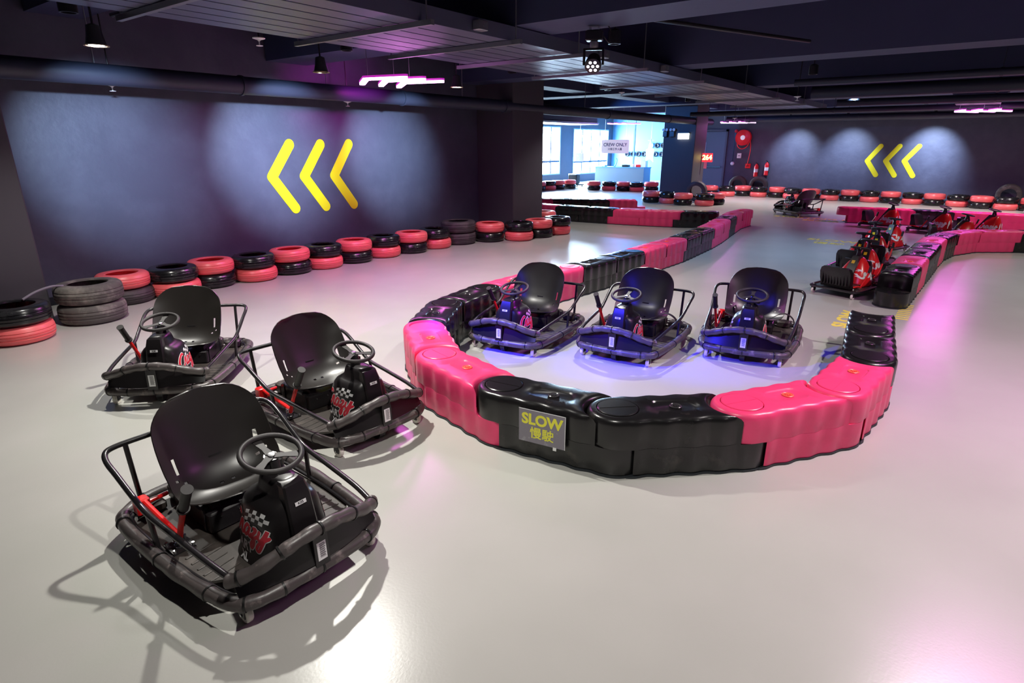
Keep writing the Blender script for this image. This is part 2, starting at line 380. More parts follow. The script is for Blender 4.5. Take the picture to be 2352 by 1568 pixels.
# grey-blue duct elbow under the ceiling near the windows
r = empty('air_duct', (17.0, 11.6, 2.3)); tag(r, 'dark rectangular duct hanging in front of the bright windows', 'duct')
a = N('pipe'); a.box((-1.8, -.55, .1), (2.6, .55, .5), bev=.02); a.build('duct_body', r)
a = N('winframe'); a.box((-1.82, -.6, .04), (2.62, .6, .095)); a.build('flange', r)
for x in (-1.2, 1.8): a = N('strut'); a.cyl((x, 0, .5), (x, 0, 1.045), .01, 6); a.build('hanger_rod', r)

# ------------------------------------------------------------------ chevrons painted on the walls
def chevron_shape(pts, wd, n=8):
    """rounded polyline outline (2-D) of half width wd"""
    A, B, C = [V((p[0], p[1])) for p in pts]
    def nrm(p, q): d = (q-p).normalized(); return V((-d.y, d.x))
    n1, n2 = nrm(A, B), nrm(B, C); out = []
    m = (n1+n2).normalized(); k = 1 / max(.35, m.dot(n1))
    cross = (B-A).x*(C-B).y - (B-A).y*(C-B).x
    a0 = math.atan2(n1.y, n1.x)
    for i in range(n+1): t = a0 + PI*i/n; out.append(A + V((math.cos(t), math.sin(t)))*wd)
    def corner(sign):
        if sign*cross > 0:   # inner corner
            return [B + m*(sign*k*wd)]
        s0 = math.atan2(sign*n1.y, sign*n1.x); s1 = math.atan2(sign*n2.y, sign*n2.x)
        dlt = (s1-s0+PI) % (2*PI) - PI
        return [B + V((math.cos(s0+dlt*i/6), math.sin(s0+dlt*i/6)))*wd for i in range(7)]
    out += corner(-1)
    a1 = math.atan2(-n2.y, -n2.x)
    for i in range(n+1): t = a1 + PI*i/n; out.append(C + V((math.cos(t), math.sin(t)))*wd)
    out += list(reversed(corner(1)))
    return [(p.x, p.y) for p in out]
def wall_chevron(pts, wd, T, lb, grp):
    o = N('chevron'); o.prism(chevron_shape(pts, wd), 0, .006, T); tag(o.build('wall_chevron'), lb, 'wall graphic', grp)
TL = Matrix(((1,0,0,0),(0,0,-1,YL-.0005),(0,1,0,0),(0,0,0,1)))      # (x, z) on the left wall, facing -Y
TB = Matrix(((0,0,-1,XB-.0005),(1,0,0,0),(0,1,0,0),(0,0,0,1)))
for pts, w_ in (([(5.17,1.69),(4.84,1.255),(5.16,.80)], 'left'), ([(5.69,1.69),(5.36,1.245),(5.69,.79)], 'middle'), ([(6.21,1.695),(5.89,1.235),(6.22,.78)], 'right')):
    wall_chevron(pts, .075, TL, '%s yellow arrow stroke painted on the near left wall' % {'left': 'leftmost', 'middle': 'middle', 'right': 'rightmost'}[w_], 'yellow chevrons on the left wall')
for pts, w_ in (([(2.55,1.63),(2.85,1.19),(2.55,.77)], 'left'), ([(2.05,1.63),(2.35,1.195),(2.05,.77)], 'middle'), ([(1.55,1.63),(1.86,1.20),(1.57,.77)], 'right')):
    wall_chevron(pts, .07, TB, '%s yellow arrow stroke painted on the far back wall' % {'left': 'leftmost', 'middle': 'middle', 'right': 'rightmost'}[w_], 'yellow chevrons on the back wall')

# ------------------------------------------------------------------ lamps
def bell_lamp(loc, label, lit=True, group=None, rod=.6):
    r = empty('spotlight', loc); tag(r, label, 'ceiling lamp', group)
    a = N('lampbody'); a.lathe([(.02,.14),(.045,.13),(.055,.06),(.07,0),(.064,0),(.048,.06),(.02,.1)], 24); a.build('lamp_shade', r)
    a = N('bellrim'); a.lathe([(.068,-.004),(.082,-.006),(.082,0),(.068,.004)], 24, close=True); a.build('rim', r)
    a = N('lampglow' if lit else 'bellrim'); a.lathe([(.0005,-.004),(.05,.001),(.055,.006),(.05,.012),(.0005,.012)], 20); a.build('bulb', r)
    a = N('lampbody'); a.cyl((0,0,.14), (0,0,rod), .008, 8); a.build('stem', r)
    return r
ORD = ['first','second','third','fourth','fifth','sixth','seventh','eighth','ninth','tenth','eleventh','twelfth','thirteenth','fourteenth','fifteenth','sixteenth','seventeenth','eighteenth','nineteenth','twentieth']
for k, (x, y, z) in enumerate(WASH): bell_lamp((x, y, z-.06), ('lit bell spotlight at the upper left above the near chevron wall', 'bell spotlight behind the tray above the yellow arrows', 'bell spotlight just right of the pink chevron light')[k], k != 1, 'wall spotlights', 3.34-(z-.06))
for k, (x, y, z) in enumerate(WASHB): bell_lamp((x, y, z-.06), '%s of the small spotlights aimed at the far back wall' % ('leftmost', 'middle', 'rightmost')[k], True, 'back wall spotlights', 3.34-(z-.06))
for k, (x, y, z, e, c) in enumerate(DOWN):
    r = empty('downlight', (x, y, z)); tag(r, 'small black ceiling downlight, %s counted from the camera outward' % ORD[k], 'ceiling lamp', 'ceiling downlights')
    a = N('lampbody'); a.lathe([(.05,0),(.062,0),(.062,.12),(.03,.14),(.03,.13),(.05,.11)], 20, close=True); a.build('lamp_shade', r)
    a = N('lampbody'); a.cyl((0,0,.13), (0,0,3.345-z), .007, 6); a.build('stem', r)
# sprinkler heads
for k, (x, y, z) in enumerate(((3.36, 5.42, 2.59), (2.84, 7.42, 2.27), (5.88, 7.42, 2.26), (10.6, 5.50, 2.58), (16.1, 5.15, 2.3), (11.2, 2.6, 2.42))):
    a = N('white'); a.lathe([(.004,-.05),(.03,-.048),(.03,-.044),(.006,-.04),(.006,-.012),(.016,0),(.055,.012),(.055,.018),(.008,.02)], 14); a.use(M['frame']); a.cyl((0,0,.02), (0,0,3.345-z), .007, 8)
    o = a.build('sprinkler_head', None, loc=(x, y, z))
    tag(o, 'small white sprinkler head under the ceiling, ' + ('beside the near tray', 'left of the first wall spotlight scallop', 'just under the pink glow on the duct', 'right of the tray bend', 'in front of the far pillar', 'near the thin far pipe')[k], 'sprinkler', 'ceiling sprinklers')
# pink chevron lights
CHL = [[(5.14,6.18),(4.80,5.70),(4.94,5.22)],[(5.42,6.16),(5.08,5.69),(5.21,5.21)],[(5.69,6.13),(5.36,5.68),(5.50,5.20)]]
def chev_light(loc, rz, label, flip=1):
    r = empty('chevron_light', loc, rz); tag(r, label, 'ceiling light', 'pink chevron ceiling lights')
    for k in range(3):
        dx = .31*k; pts = [(CHL[k][j][0]-5.25, CHL[k][j][1]-5.73) for j in range(3)]
        a = N('ledside'); a.prism(chevron_shape(pts, .036), .012, .034); h = a.build('housing', r)
        a = N('led'); a.prism(chevron_shape(pts, .032), -.012, .012); a.build('led_tube', h)
    for x, y in ((-.4, 0), (0, 0), (.25, 0)):
        a = N('strut'); a.cyl((x, y, .034), (x, y, 3.345-loc[2]), .004, 6); a.build('hanger_rod', r)
    return r
chev_light((5.25, 5.73, 2.39), 0, 'pink lit triple chevron ceiling light near the left duct')
chev_light((20.1, 6.35, 2.33), -PI/2, 'far pink lit triple chevron light above the hose reel')
chev_light((16.05, .15, 2.33), -PI/2, 'pink lit triple chevron light at the right below the air vent')
chev_light((4.9, -.75, 2.44), 0, 'pink lit triple chevron light above the right foreground')
chev_light((19.9, 10.2, 2.36), -PI/2, 'small pink lit chevron light in front of the windows')
# moving head stage lamp
def moving_head(loc, label, yaw, tilt, lit=True, body=True):
    r = empty('stage_light', loc, yaw); tag(r, label, 'stage light', 'moving head stage lights')
    a = N('lampbody'); a.box((-.08,-.06,-.09), (.08,.06,0), bev=.01); a.build('base', r)
    a = N('hub'); a.lathe([(.035,-.15),(.04,-.14),(.04,-.095),(.03,-.09)], 18); a.build('swivel', r)
    a = N('lampbody'); a.box((-.10,-.02,-.17), (.10,.02,-.15), bev=.004); a.box((-.10,-.02,-.30), (-.08,.02,-.16), bev=.004); a.box((.08,-.02,-.30), (.10,.02,-.16), bev=.004); a.build('yoke', r)
    T = Matrix.Translation((0,0,-.28)) @ Matrix.Rotation(tilt, 4, 'X')
    a = N('lampbody'); a.lathe([(.03,.09),(.06,.07),(.078,-.02),(.078,-.05),(.072,-.052)], 28, T); hd = a.build('lamp_head', r)
    for k in range(7):
        cx, cy = (0, 0) if k == 0 else (.045*math.cos(k*PI/3), .045*math.sin(k*PI/3))
        a = N('lampglow2'); a.lathe([(.001,-.062),(.01,-.060),(.0155,-.053),(.0155,-.0525)], 14, T @ Matrix.Translation((cx, cy, 0))); a.build('lens', hd)
    a = N('frame'); a.tube(smooth([(.07,.03,-.03),(.14,.05,-.10),(.15,.05,.0),(.1,.04,.06)], 6), .005, 6); a.build('cable', r)
    for q in (-.05, .03): a = N('chrome'); a.box((q,-.02,.0), (q+.02,.02,.035)); a.build('clamp', r)
    return r
moving_head((5.42, 3.13, 2.71), 'black moving head stage light with seven lenses under the near beam', math.radians(-66), math.radians(-50))
moving_head((1.98, 1.30, 2.74), 'stage light out above the camera throwing blue on the parked karts', math.radians(-60), math.radians(40))
moving_head((.88, 3.50, 2.74), 'stage light by the left tray edge throwing blue on the parked karts', math.radians(-110), math.radians(40))

# ------------------------------------------------------------------ tyres
def tyre_mesh(name, m, R=.268, W=.165, r=.165):
    mb = MB(); mb.use(m); z = W
    prof = [(r,.004),(r+.03,0),(R-.03,.006),(R-.010,.022),(R-.002,.045),(R,z*.30),(R-.006,z*.33),(R,z*.36),(R+.001,z*.48),(R-.006,z*.5),(R+.001,z*.52),(R,z*.64),(R-.006,z*.67),(R,z*.70),
            (R-.002,z-.045),(R-.010,z-.022),(R-.03,z-.006),(r+.03,z),(r,z-.004),(r-.004,z-.018),(r+.03,z-.022),(R-.035,z-.03),(R-.028,z/2),(R-.035,.03),(r+.03,.022),(r-.004,.018)]
    mb.lathe(prof, 48, None, close=True); return mb.mesh(name, 50)
TY = {'R': tyre_mesh('tyre', M['tyrered']), 'B': tyre_mesh('tyre', M['tyreblk']), 'G': tyre_mesh('tyre', M['tyregrey'], .295, .19, .18), 'D': tyre_mesh('tyre', M['tyredark'], .31, .20, .185)}
TY['d'] = tyre_mesh('tyre', M['tyredark'])
TH = {'d': .165, 'R': .165, 'B': .165, 'G': .19, 'D': .20}
TN = {'R': 'red painted tyre', 'B': 'glossy black tyre', 'G': 'worn bare grey tyre', 'D': 'worn dark grey tyre', 'd': 'worn dark grey tyre'}
def tyre(loc, k, label, group, tilt=None):
    o = bpy.data.objects.new('tyre', TY[k]); COL.objects.link(o); o.location = loc
    o.rotation_euler = tilt or (random.uniform(-.01,.01), random.uniform(-.01,.01), random.uniform(0,6))
    return tag(o, label, 'tyre', group)
def stacks(L, cols, row, group, jit=.01):
    for i, ((x, y), c) in enumerate(zip(L, cols)):
        z = 0
        for j, k in enumerate(reversed(c)):
            lb = '%s, %s of the %s stack %s' % (TN[k], ('bottom', 'top')[j], ORD[i], row)
            tyre((x + random.uniform(-jit, jit), y + random.uniform(-jit, jit), z + .002), k, lb, group); z += TH[k] + .003
stacks([(1.40,6.70),(2.075,6.92),(2.58,7.45),(3.09,7.37),(3.58,7.46),(4.10,7.37),(4.65,7.38),(5.17,7.34),(5.72,7.34),(6.28,7.32),(6.83,7.27),(7.38,7.25),(7.98,7.25),(8.53,6.98),(8.95,6.62),(9.50,6.55),(10.04,6.48)],
       ['BR','GG','Rd','BR','RB','BR','RB','BR','RB','BR','RB','BR','DD','RB','BR','RB','BR'], 'from the left along the chevron wall', 'tyre stacks along the left wall')
stacks([(10.75,7.30)], ['RB'], 'peeking out behind the middle pillar', 'tyres behind the middle pillar')
stacks([(20.96,7.27),(21.03,6.72),(21.55,6.35),(21.40,5.78),(21.55,5.22),(21.35,4.70),(21.40,4.15),(21.45,3.61),(21.55,3.07),(21.55,2.52),(21.55,1.96),(21.53,1.41),(21.47,.87),(21.40,.31),(21.25,-.22),(21.12,-.76),(21.12,-1.32),(21.1,-1.9)],
       ['RB','BR','RB','BR','RB','BR','RB','BR','RB','BR','RB','BR','RB','BR','RB','BR','RB','BR'], 'from the left before the back wall', 'tyre stacks along the back wall')
stacks([(17.42,7.85),(17.38,7.28),(17.20,6.74),(17.35,6.15),(17.9,6.02)], ['RB','BR','RB','BR','RB'], 'from the left around the far pillar', 'tyre stacks around the far pillar')
stacks([(20.75,11.75),(20.95,11.2),(21.1,10.65),(21.1,10.1),(21.6,9.75)], ['RB','BR','RB','BR','RB'], 'from the left before the blue counter', 'tyre stacks before the counter')
stacks([(19.2,13.25),(19.75,13.15),(20.3,13.1),(20.9,12.95)], ['RB','BR','RB','RB'], 'from the left under the windows', 'tyre stacks under the windows')
for k, (x, y, rr) in enumerate(((22.02, 6.70, .27), (22.02, 6.0, .27), (21.85, -.80, .33), (21.85, -1.75, .33))):
    tyre((x, y, .30), 'G' if k > 1 else 'D', ('dark tyre stood on edge against the back wall, left of the pair below the extinguishers', 'dark tyre stood on edge against the back wall, right of the pair below the extinguishers', 'black tyre stood on edge behind the right end of the back row', 'tyre stood on edge at the far right behind the back row')[k], 'tyres standing on edge', (0, PI/2 - .12, 0)).location.z = .315 if k < 2 else .335
tyre((18.16, 6.74, .31), 'D', 'dark tyre leaning on the foot of the far pillar', None, (0, PI/2 - .15, .1))

a = N('signgrey'); a.tube(smooth([V((1.50,6.80,.335)), V((1.62,6.84,.38)), V((1.76,6.88,.40)), V((1.86,6.90,.385))], 6), .012, 8)
tag(a.build('strap'), 'pale strap tying the nearest black tyre to the worn grey stack', 'strap')
# ------------------------------------------------------------------ barrier blocks
L_, HW, HT = .70, .165, .34
def wav(x): return .0065*math.cos(2*PI*(x-.06)/.16)
def outline_upper(ins=0, RC=.174):
    hw = HW - ins; pts = []
    for i in range(25): t = PI/2 + PI*i/24; pts.append((hw*math.cos(t), hw*math.sin(t)))     # lobe at pin A, from +y round to -y
    a = math.asin(min(1, hw/(RC+ins))); xc = L_ - (RC+ins)*math.cos(a) - .003; n = 30
    for i in range(1, n+1): x = xc*i/n; k = min(1, x/.05, (xc-x)/.03 + .2); pts.append((x, -(hw + wav(x)*k)))
    a = math.asin(min(1, hw/(RC+ins)))
    for i in range(1, 16): t = -(PI - a) + (2*(PI-a) - 2*PI) * i/16; pts.append((L_ + (RC+ins)*math.cos(t), (RC+ins)*math.sin(t)))
    for i in range(n, 0, -1): x = xc*i/n; k = min(1, x/.05, (xc-x)/.03 + .2); pts.append((x, hw + wav(x)*k))
    return pts
def outline_lower(ins=0, RC=.174):
    hw = HW - ins; pts = []
    a = math.asin(min(1, hw/(RC+ins))); x0 = (RC+ins)*math.cos(a) + .003; n = 30
    for i in range(0, 17): t = a - 2*a*i/16; pts.append(((RC+ins)*math.cos(t), (RC+ins)*math.sin(t)))   # concave around pin A
    for i in range(0, n+1): x = x0 + (L_-x0)*i/n; k = min(1, (L_-x)/.05, (x-x0)/.03+.2); pts.append((x, -(hw + wav(x)*k)))
    for i in range(1, 24): t = -PI/2 + PI*i/24; pts.append((L_ + hw*math.cos(t), hw*math.sin(t)))
    for i in range(n, -1, -1): x = x0 + (L_-x0)*i/n; k = min(1, (L_-x)/.05, (x-x0)/.03+.2); pts.append((x, hw + wav(x)*k))
    return pts
def top_with_holes(bm, outer, holes):
    es = []
    for loop in [outer] + holes:
        for i in range(len(loop)):
            e = bm.edges.get((loop[i], loop[(i+1) % len(loop)])) or bm.edges.new((loop[i], loop[(i+1) % len(loop)])); es.append(e)
    bmesh.ops.triangle_fill(bm, use_beauty=True, use_dissolve=False, edges=es, normal=(0,0,1))
def block_mesh(m, hole_open=False):
    bm = bmesh.new()
    def rings(fn, zs):
        R = []
        for z, ins in zs: R.append([bm.verts.new((x, y, z)) for x, y in fn(ins)])
        for a, b_ in zip(R, R[1:]):
            n = len(a)
            for i in range(n): bm.faces.new((a[i], a[(i+1) % n], b_[(i+1) % n], b_[i]))
        return R
    lo = rings(outline_lower, [(.012, .004), (.02, 0), (.1675, 0)])
    bm.faces.new(list(reversed(lo[0])))
    top_with_holes(bm, lo[-1], [])
    up_ = rings(outline_upper, [(.168, .001), (.170, 0), (.300, 0), (.316, .0025), (.328, .008), (.336, .017), (.340, .029)])
    top_with_holes(bm, up_[0], [])
    # recess rings in the top: round cap seat at pin A and an oval panel in the middle
    def loop(fn, z): return [bm.verts.new((*fn(t*2*PI/36), z)) for t in range(36)]
    def circ(r): return lambda t: (r*math.cos(t), r*math.sin(t))
    def oval(r, l): return lambda t: (.315 + r*math.cos(t) + (l if math.cos(t) > 0 else -l)*min(1, abs(math.cos(t))*6), r*math.sin(t))
    holes = []
    for f0, f1, dz in ((circ(.117), circ(.113), .012 if not hole_open else .03), (oval(.074, .062), oval(.067, .060), .007)):
        a = loop(f0, HT); b_ = loop(f1, HT - dz); holes.append(a)
        for i in range(36): bm.faces.new((a[i], a[(i+1) % 36], b_[(i+1) % 36], b_[i]))
        bm.faces.new(b_)
    top_with_holes(bm, up_[-1], holes)
    bmesh.ops.recalc_face_normals(bm, faces=bm.faces)
    me = bpy.data.meshes.new('barrier_block'); bm.to_mesh(me); bm.free(); me.materials.append(m)
    me.polygons.foreach_set('use_smooth', [True]*len(me.polygons)); me.set_sharp_from_angle(angle=math.radians(40)); return me
BM = {'K': block_mesh(M['blackp']), 'P': block_mesh(M['pinkp'])}
def cap_mesh(m):
    a = MB().use(m); a.lathe([(.10,HT-.011),(.111,HT-.008),(.111,HT+.001),(.106,HT+.004),(.001,HT+.004)], 36)
    a.box((-.1,-.002,HT+.004), (.1,.002,HT+.0055)); return a.mesh('cap', 30)
def plug_mesh(m):
    a = MB().use(m); T = Matrix.Translation((.325, 0, 0)); z = HT-.007
    a.lathe([(.032,z),(.034,z+.004),(.030,z+.007),(.026,z+.004),(.001,z+.004)], 24, T)
    for q in range(3): a.box((-.018,-.003,z+.004), (.018,.003,z+.008), T @ Matrix.Rotation(q*PI/3, 4, 'Z'))
    return a.mesh('plug', 30)
def skirt_mesh():
    a = N('gasket'); a.prism([(x, y) for x, y in outline_lower(-.004)], .0, .0115); return a.mesh('skirt', 30)
CAPM = {'K': cap_mesh(M['blackp']), 'P': cap_mesh(M['pinkp'])}; PLM = {'K': plug_mesh(M['plugb']), 'P': plug_mesh(M['plugp'])}; SKM = skirt_mesh()
BN = {'K': 'black', 'P': 'pink'}
def block(p, q, c, label, group, cap=True):
    o = bpy.data.objects.new('barrier_block', BM[c]); COL.objects.link(o)
    o.location = (p[0], p[1], 0); o.rotation_euler = (0, 0, math.atan2(q[1]-p[1], q[0]-p[0])); tag(o, label, 'barrier', group)
    parts = [('plug', PLM[c]), ('skirt', SKM)] + ([('cap', CAPM[c])] if cap else [])
    for n_, me in parts: k = bpy.data.objects.new(n_, me); COL.objects.link(k); k.parent = o
    return o
def walk(poly, n, L=L_+.004):
    """n+1 pins spaced exactly L apart (chord) along a polyline"""
    P = [V(p) for p in poly]; pins = [P[0].copy()]; seg = 0; t = 0.0; cur = P[0].copy()
    for _ in range(n):
        while True:
            if seg >= len(P)-1: d = (P[-1]-P[-2]).normalized(); cur = pins[-1] + d*L; break
            a, b_ = P[seg], P[seg+1]
            if (b_ - pins[-1]).length < L: seg += 1; continue
            d = b_-a; f_ = a - pins[-1]; A_ = d.dot(d); B_ = 2*f_.dot(d); C_ = f_.dot(f_) - L*L
            cur = a + d*((-B_ + math.sqrt(max(0, B_*B_-4*A_*C_)))/(2*A_)); break
        pins.append(cur.copy())
    return pins
def chain(pins, cols, where, group, skipcap=()):
    out = []
    for i, c in enumerate(cols):
        out.append(block(pins[i], pins[i+1], c, '%s barrier block, %s %s' % (BN[c], ORD[i], where), group, i not in skipcap))
    return out
# main chain: from the free end beside the SLOW floor marking, round the near hairpin and away to the back
main = [(5.86,.50),(5.17,.43),(4.48,.345),(3.80,.395),(3.20,.77),(2.70,1.26),(2.57,1.96),(2.69,2.61),(2.99,3.13),(3.52,3.56),(4.22,3.72),(4.90,3.72),(5.66,3.6),(6.24,3.58),(6.91,3.47),(7.64,3.49),(8.64,3.45),(9.61,3.5),(10.39,3.54),(12.01,3.78),(13.0,3.92),(14.2,3.86),(15.3,3.84),(16.0,4.1),(16.45,4.8),(16.5,6.2),(16.5,7)]
mcols = 'KKPPKKPPKKPPKKPPKKPPKPPKKPKKKK'
pins = walk(main, 24)
# blocks run lobe -> tongue toward the free end: pin k+1 holds the lobe, pin k the tongue
mb_ = []
for i in range(23):
    c = mcols[i]
    ap = 'along the hairpin from its free end by the karts'
    mb_.append(block(pins[i+1], pins[i], c, '%s barrier block, %s %s' % (BN[c], ORD[i] if i < 20 else ('twenty-first','twenty-second','twenty-third')[i-20], ap), 'hairpin barrier chain', i != 7))
mb_[4]['label'] = 'scuffed black barrier block at the front of the hairpin, right of the SLOW block'
mb_[5]['label'] = 'black barrier block carrying the grey SLOW sign'
# right chain
rc = walk([(7.58,.50),(8.9,.44),(9.7,.40),(10.5,.37),(11.3,.32),(11.95,.18),(12.45,-.10),(12.80,-.55),(13.1,-1.2),(13.4,-1.9),(13.7,-2.8),(14,-4)], 12)
for i, c in enumerate('KPKKPKPPKPPK'):
    block(rc[i+1], rc[i], c, '%s barrier block, %s from the near end of the row beside the red karts' % (BN[c], ORD[i]), 'right-hand barrier chain')
# cross row behind the hairpin
cr = walk([(12.75,4.35),(12.42,5.0),(12.22,5.7),(12.06,6.6),(11.95,7.6),(11.9,9.5)], 7)
chain(cr, 'KPPKKPP', 'from the right in the cross row beyond the track bend', 'cross row of barriers')
cr = walk([(13.15,9.3),(13.35,8.6),(13.75,7.9),(14.2,7.2),(14.5,6.7)], 4)
chain(cr, 'PKKP', 'from the left in the short row behind the cross row', 'short far row of barriers')
cr = walk([(15.55,2.25),(15.75,1.5),(15.9,.6),(15.98,-.4),(16.05,-1.5),(16.1,-3)], 7)
chain(cr, 'PPKPPKP', 'from the left in the row behind the red karts', 'barrier row behind the red karts')
# far left-over run towards the far pillar
cr = walk([(16.9,5.0),(17.2,5.6),(17.5,6.4)], 0)

# SLOW sign taped on the black block
r = empty('sign'); sb = mb_[5]
ang = sb.rotation_euler.z; T0 = Matrix.Translation(sb.location) @ Matrix.Rotation(ang, 4, 'Z')
# outer face is local -y or +y: choose the side away from the hairpin centre
side = 1 if (T0 @ V((.3,.3,0)) - V((4.3,2,0))).length > (T0 @ V((.3,-.3,0)) - V((4.3,2,0))).length else -1
c0 = T0 @ V((.335, side*(HW+.012), .205))
ex = (T0.to_3x3() @ V((-side, 0, 0))).normalized(); ex = ex if ex.dot(rt) > 0 else -ex
ez = V((0,0,1)); ey = ez.cross(ex)
TS = Matrix(((ex.x, 0, -ey.x, c0.x), (ex.y, 0, -ey.y, c0.y), (0, 1, 0, c0.z), (0,0,0,1)))
tag(r, 'grey card sign reading SLOW in yellow, taped to the front of the black barrier', 'sign')
a = N('signgrey'); a.box((-.142,-.10,0), (.142,.10,.002), TS); bd = a.build('board', r)
text_obj('lettering', 'SLOW', .088, 'signyellow', TS @ Matrix.Translation((0,.040,.0022)), r, bold=.0034, thick=.0006)
text_obj('lettering', '慢駛', .074, 'signyellow', TS @ Matrix.Translation((.0,-.042,.0022)), r, thick=.0006, spread=.0011)
a = N('white'); a.box((-.142,.097,.002), (.142,.10,.0026), TS); a.box((.139,-.10,.002), (.142,.10,.0026), TS); a.box((.07,-.118,.0005), (.09,-.098,.0025), TS); a.build('tape', r)

# ------------------------------------------------------------------ karts
def ribbon(path, wd, res=6):
    P = [V((x, y)) for x, y in path]; P3 = [V((p.x, p.y, 0)) for p in P]; S = smooth(P3, res); L = []; R = []
    for i, p in enumerate(S):
        t = (S[min(i+1, len(S)-1)] - S[max(i-1, 0)]); t = V((t.x, t.y)).normalized() if t.length > 1e-6 else V((1, 0)); n_ = V((-t.y, t.x))
        e = wd*(1 if 0 < i < len(S)-1 else .6)
        L.append((p.x + n_.x*e, p.y + n_.y*e)); R.append((p.x - n_.x*e, p.y - n_.y*e))
    vs = []; fs = []
    for l, r_ in zip(L, R): vs += [l, ((l[0]+r_[0])/2, (l[1]+r_[1])/2), r_]
    for i in range(len(L)-1):
        k = i*3; fs += [(k, k+1, k+4, k+3), (k+1, k+2, k+5, k+4)]
    return vs, fs
SCRIPT = [[(.62,.86),(.42,1.0),(.15,.80),(.04,.42),(.18,.08),(.42,.06),(.60,.26)],
          [(.60,.26),(.72,.58),(.86,.62),(.84,.30),(.92,.08),(1.08,.20)],
          [(1.42,.52),(1.22,.56),(1.08,.30),(1.20,.06),(1.38,.24),(1.46,.52),(1.42,.18),(1.54,.08),(1.66,.26)],
          [(1.66,.50),(1.92,.52),(1.78,.28),(1.62,.06),(1.86,.10),(1.92,-.14),(1.80,-.42),(1.68,-.30),(1.84,.02),(2.10,.26)],
          [(2.14,.54),(2.12,.20),(2.28,.08),(2.42,.28),(2.52,.58),(2.44,-.02),(2.30,-.42),(2.14,-.34),(2.28,-.02),(2.72,.30)]]
def logo_layers():
    """list of (material, verts2d, faces, lift) in a frame about 2.7 wide"""
    out = []
    def sh(p): return (p[0] + .22*p[1], p[1] + p[0]*.05)
    cells = {0: [], 1: []}
    for i in range(6):
        for j in range(3):
            x, y = .9 + i*.26, .70 + j*.17
            bow = lambda x_: .10*math.sin((x_-1)*2.2)
            for p_ in range(3):
                for q_ in range(3):
                    x2, y2, dx_, dy_ = x + .26*p_/3, y + .17*q_/3, .26/3, .17/3
                    cells[(i+j) % 2].append([sh((a, b_ + bow(a))) for a, b_ in ((x2, y2), (x2+dx_, y2), (x2+dx_, y2+dy_), (x2, y2+dy_))])
    for k, m in ((0, 'white'), (1, 'black')):
        vs = []; fs = []
        for q in cells[k]: fs.append(tuple(range(len(vs), len(vs)+4))); vs += q
        out.append((m, vs, fs, .0009))
    for wd, m, lift in ((.150, 'black', .0014), (.128, 'white', .0019), (.080, 'logored', .0025)):
        vs = []; fs = []
        for st in SCRIPT:
            v_, f_ = ribbon([sh(p) for p in st], wd, 5); fs += [tuple(i+len(vs) for i in g_) for g_ in f_]; vs += v_
        out.append((m, vs, fs, lift))
    for s_, sz, cx, cy in (('CART', .62, .95, -.42), ('XL', .48, 1.15, -.92)):
        v_, f_ = text_geo(s_, sz, .02, 2); out.append(('white', [(x+cx, y+cy) for x, y, z in v_], f_, .0012))
    return out
LOGO = logo_layers()
def put_logo(col_obj, side, y_start, zc, scale, parent, name='logo'):
    """wrap the logo on the +x (side=1) or -x face of the shroud"""
    bm = bmesh.new(); bm.from_mesh(col_obj.data); tree = BVHTree.FromBMesh(bm); bm.free()
    mb = MB()
    for m, vs, fs, lift in LOGO:
        mb.use(M[m]); pts = []
        for x, y in vs:
            yy = y_start + side*x*scale; zz = zc + y*scale
            h = tree.ray_cast(V((side*.6, yy, zz)), V((-side, 0, 0)))
            if h[0] is None: pts.append(None)
            else: pts.append(h[0] + h[1].normalized()*(lift if h[1].dot(V((side,0,0))) > 0 else -lift))
        good = [tuple(f_) for f_ in fs if all(pts[i] is not None for i in f_) and all(abs(pts[i].x) > .045 for i in f_)]
        idx = {}; vv = []
        for f_ in good:
            for i in f_:
                if i not in idx: idx[i] = len(vv); vv.append(pts[i])
        if vv: mb.add(vv, [tuple(idx[i] for i in f_) for f_ in good])
    if mb.v:
        me = bpy.data.meshes.new(name); me.from_pydata(mb.v, [], mb.f)
        for m in mb.mats: me.materials.append(m)
        me.polygons.foreach_set('material_index', mb.mi); o = bpy.data.objects.new(name, me); COL.objects.link(o); o.parent = parent
        return o

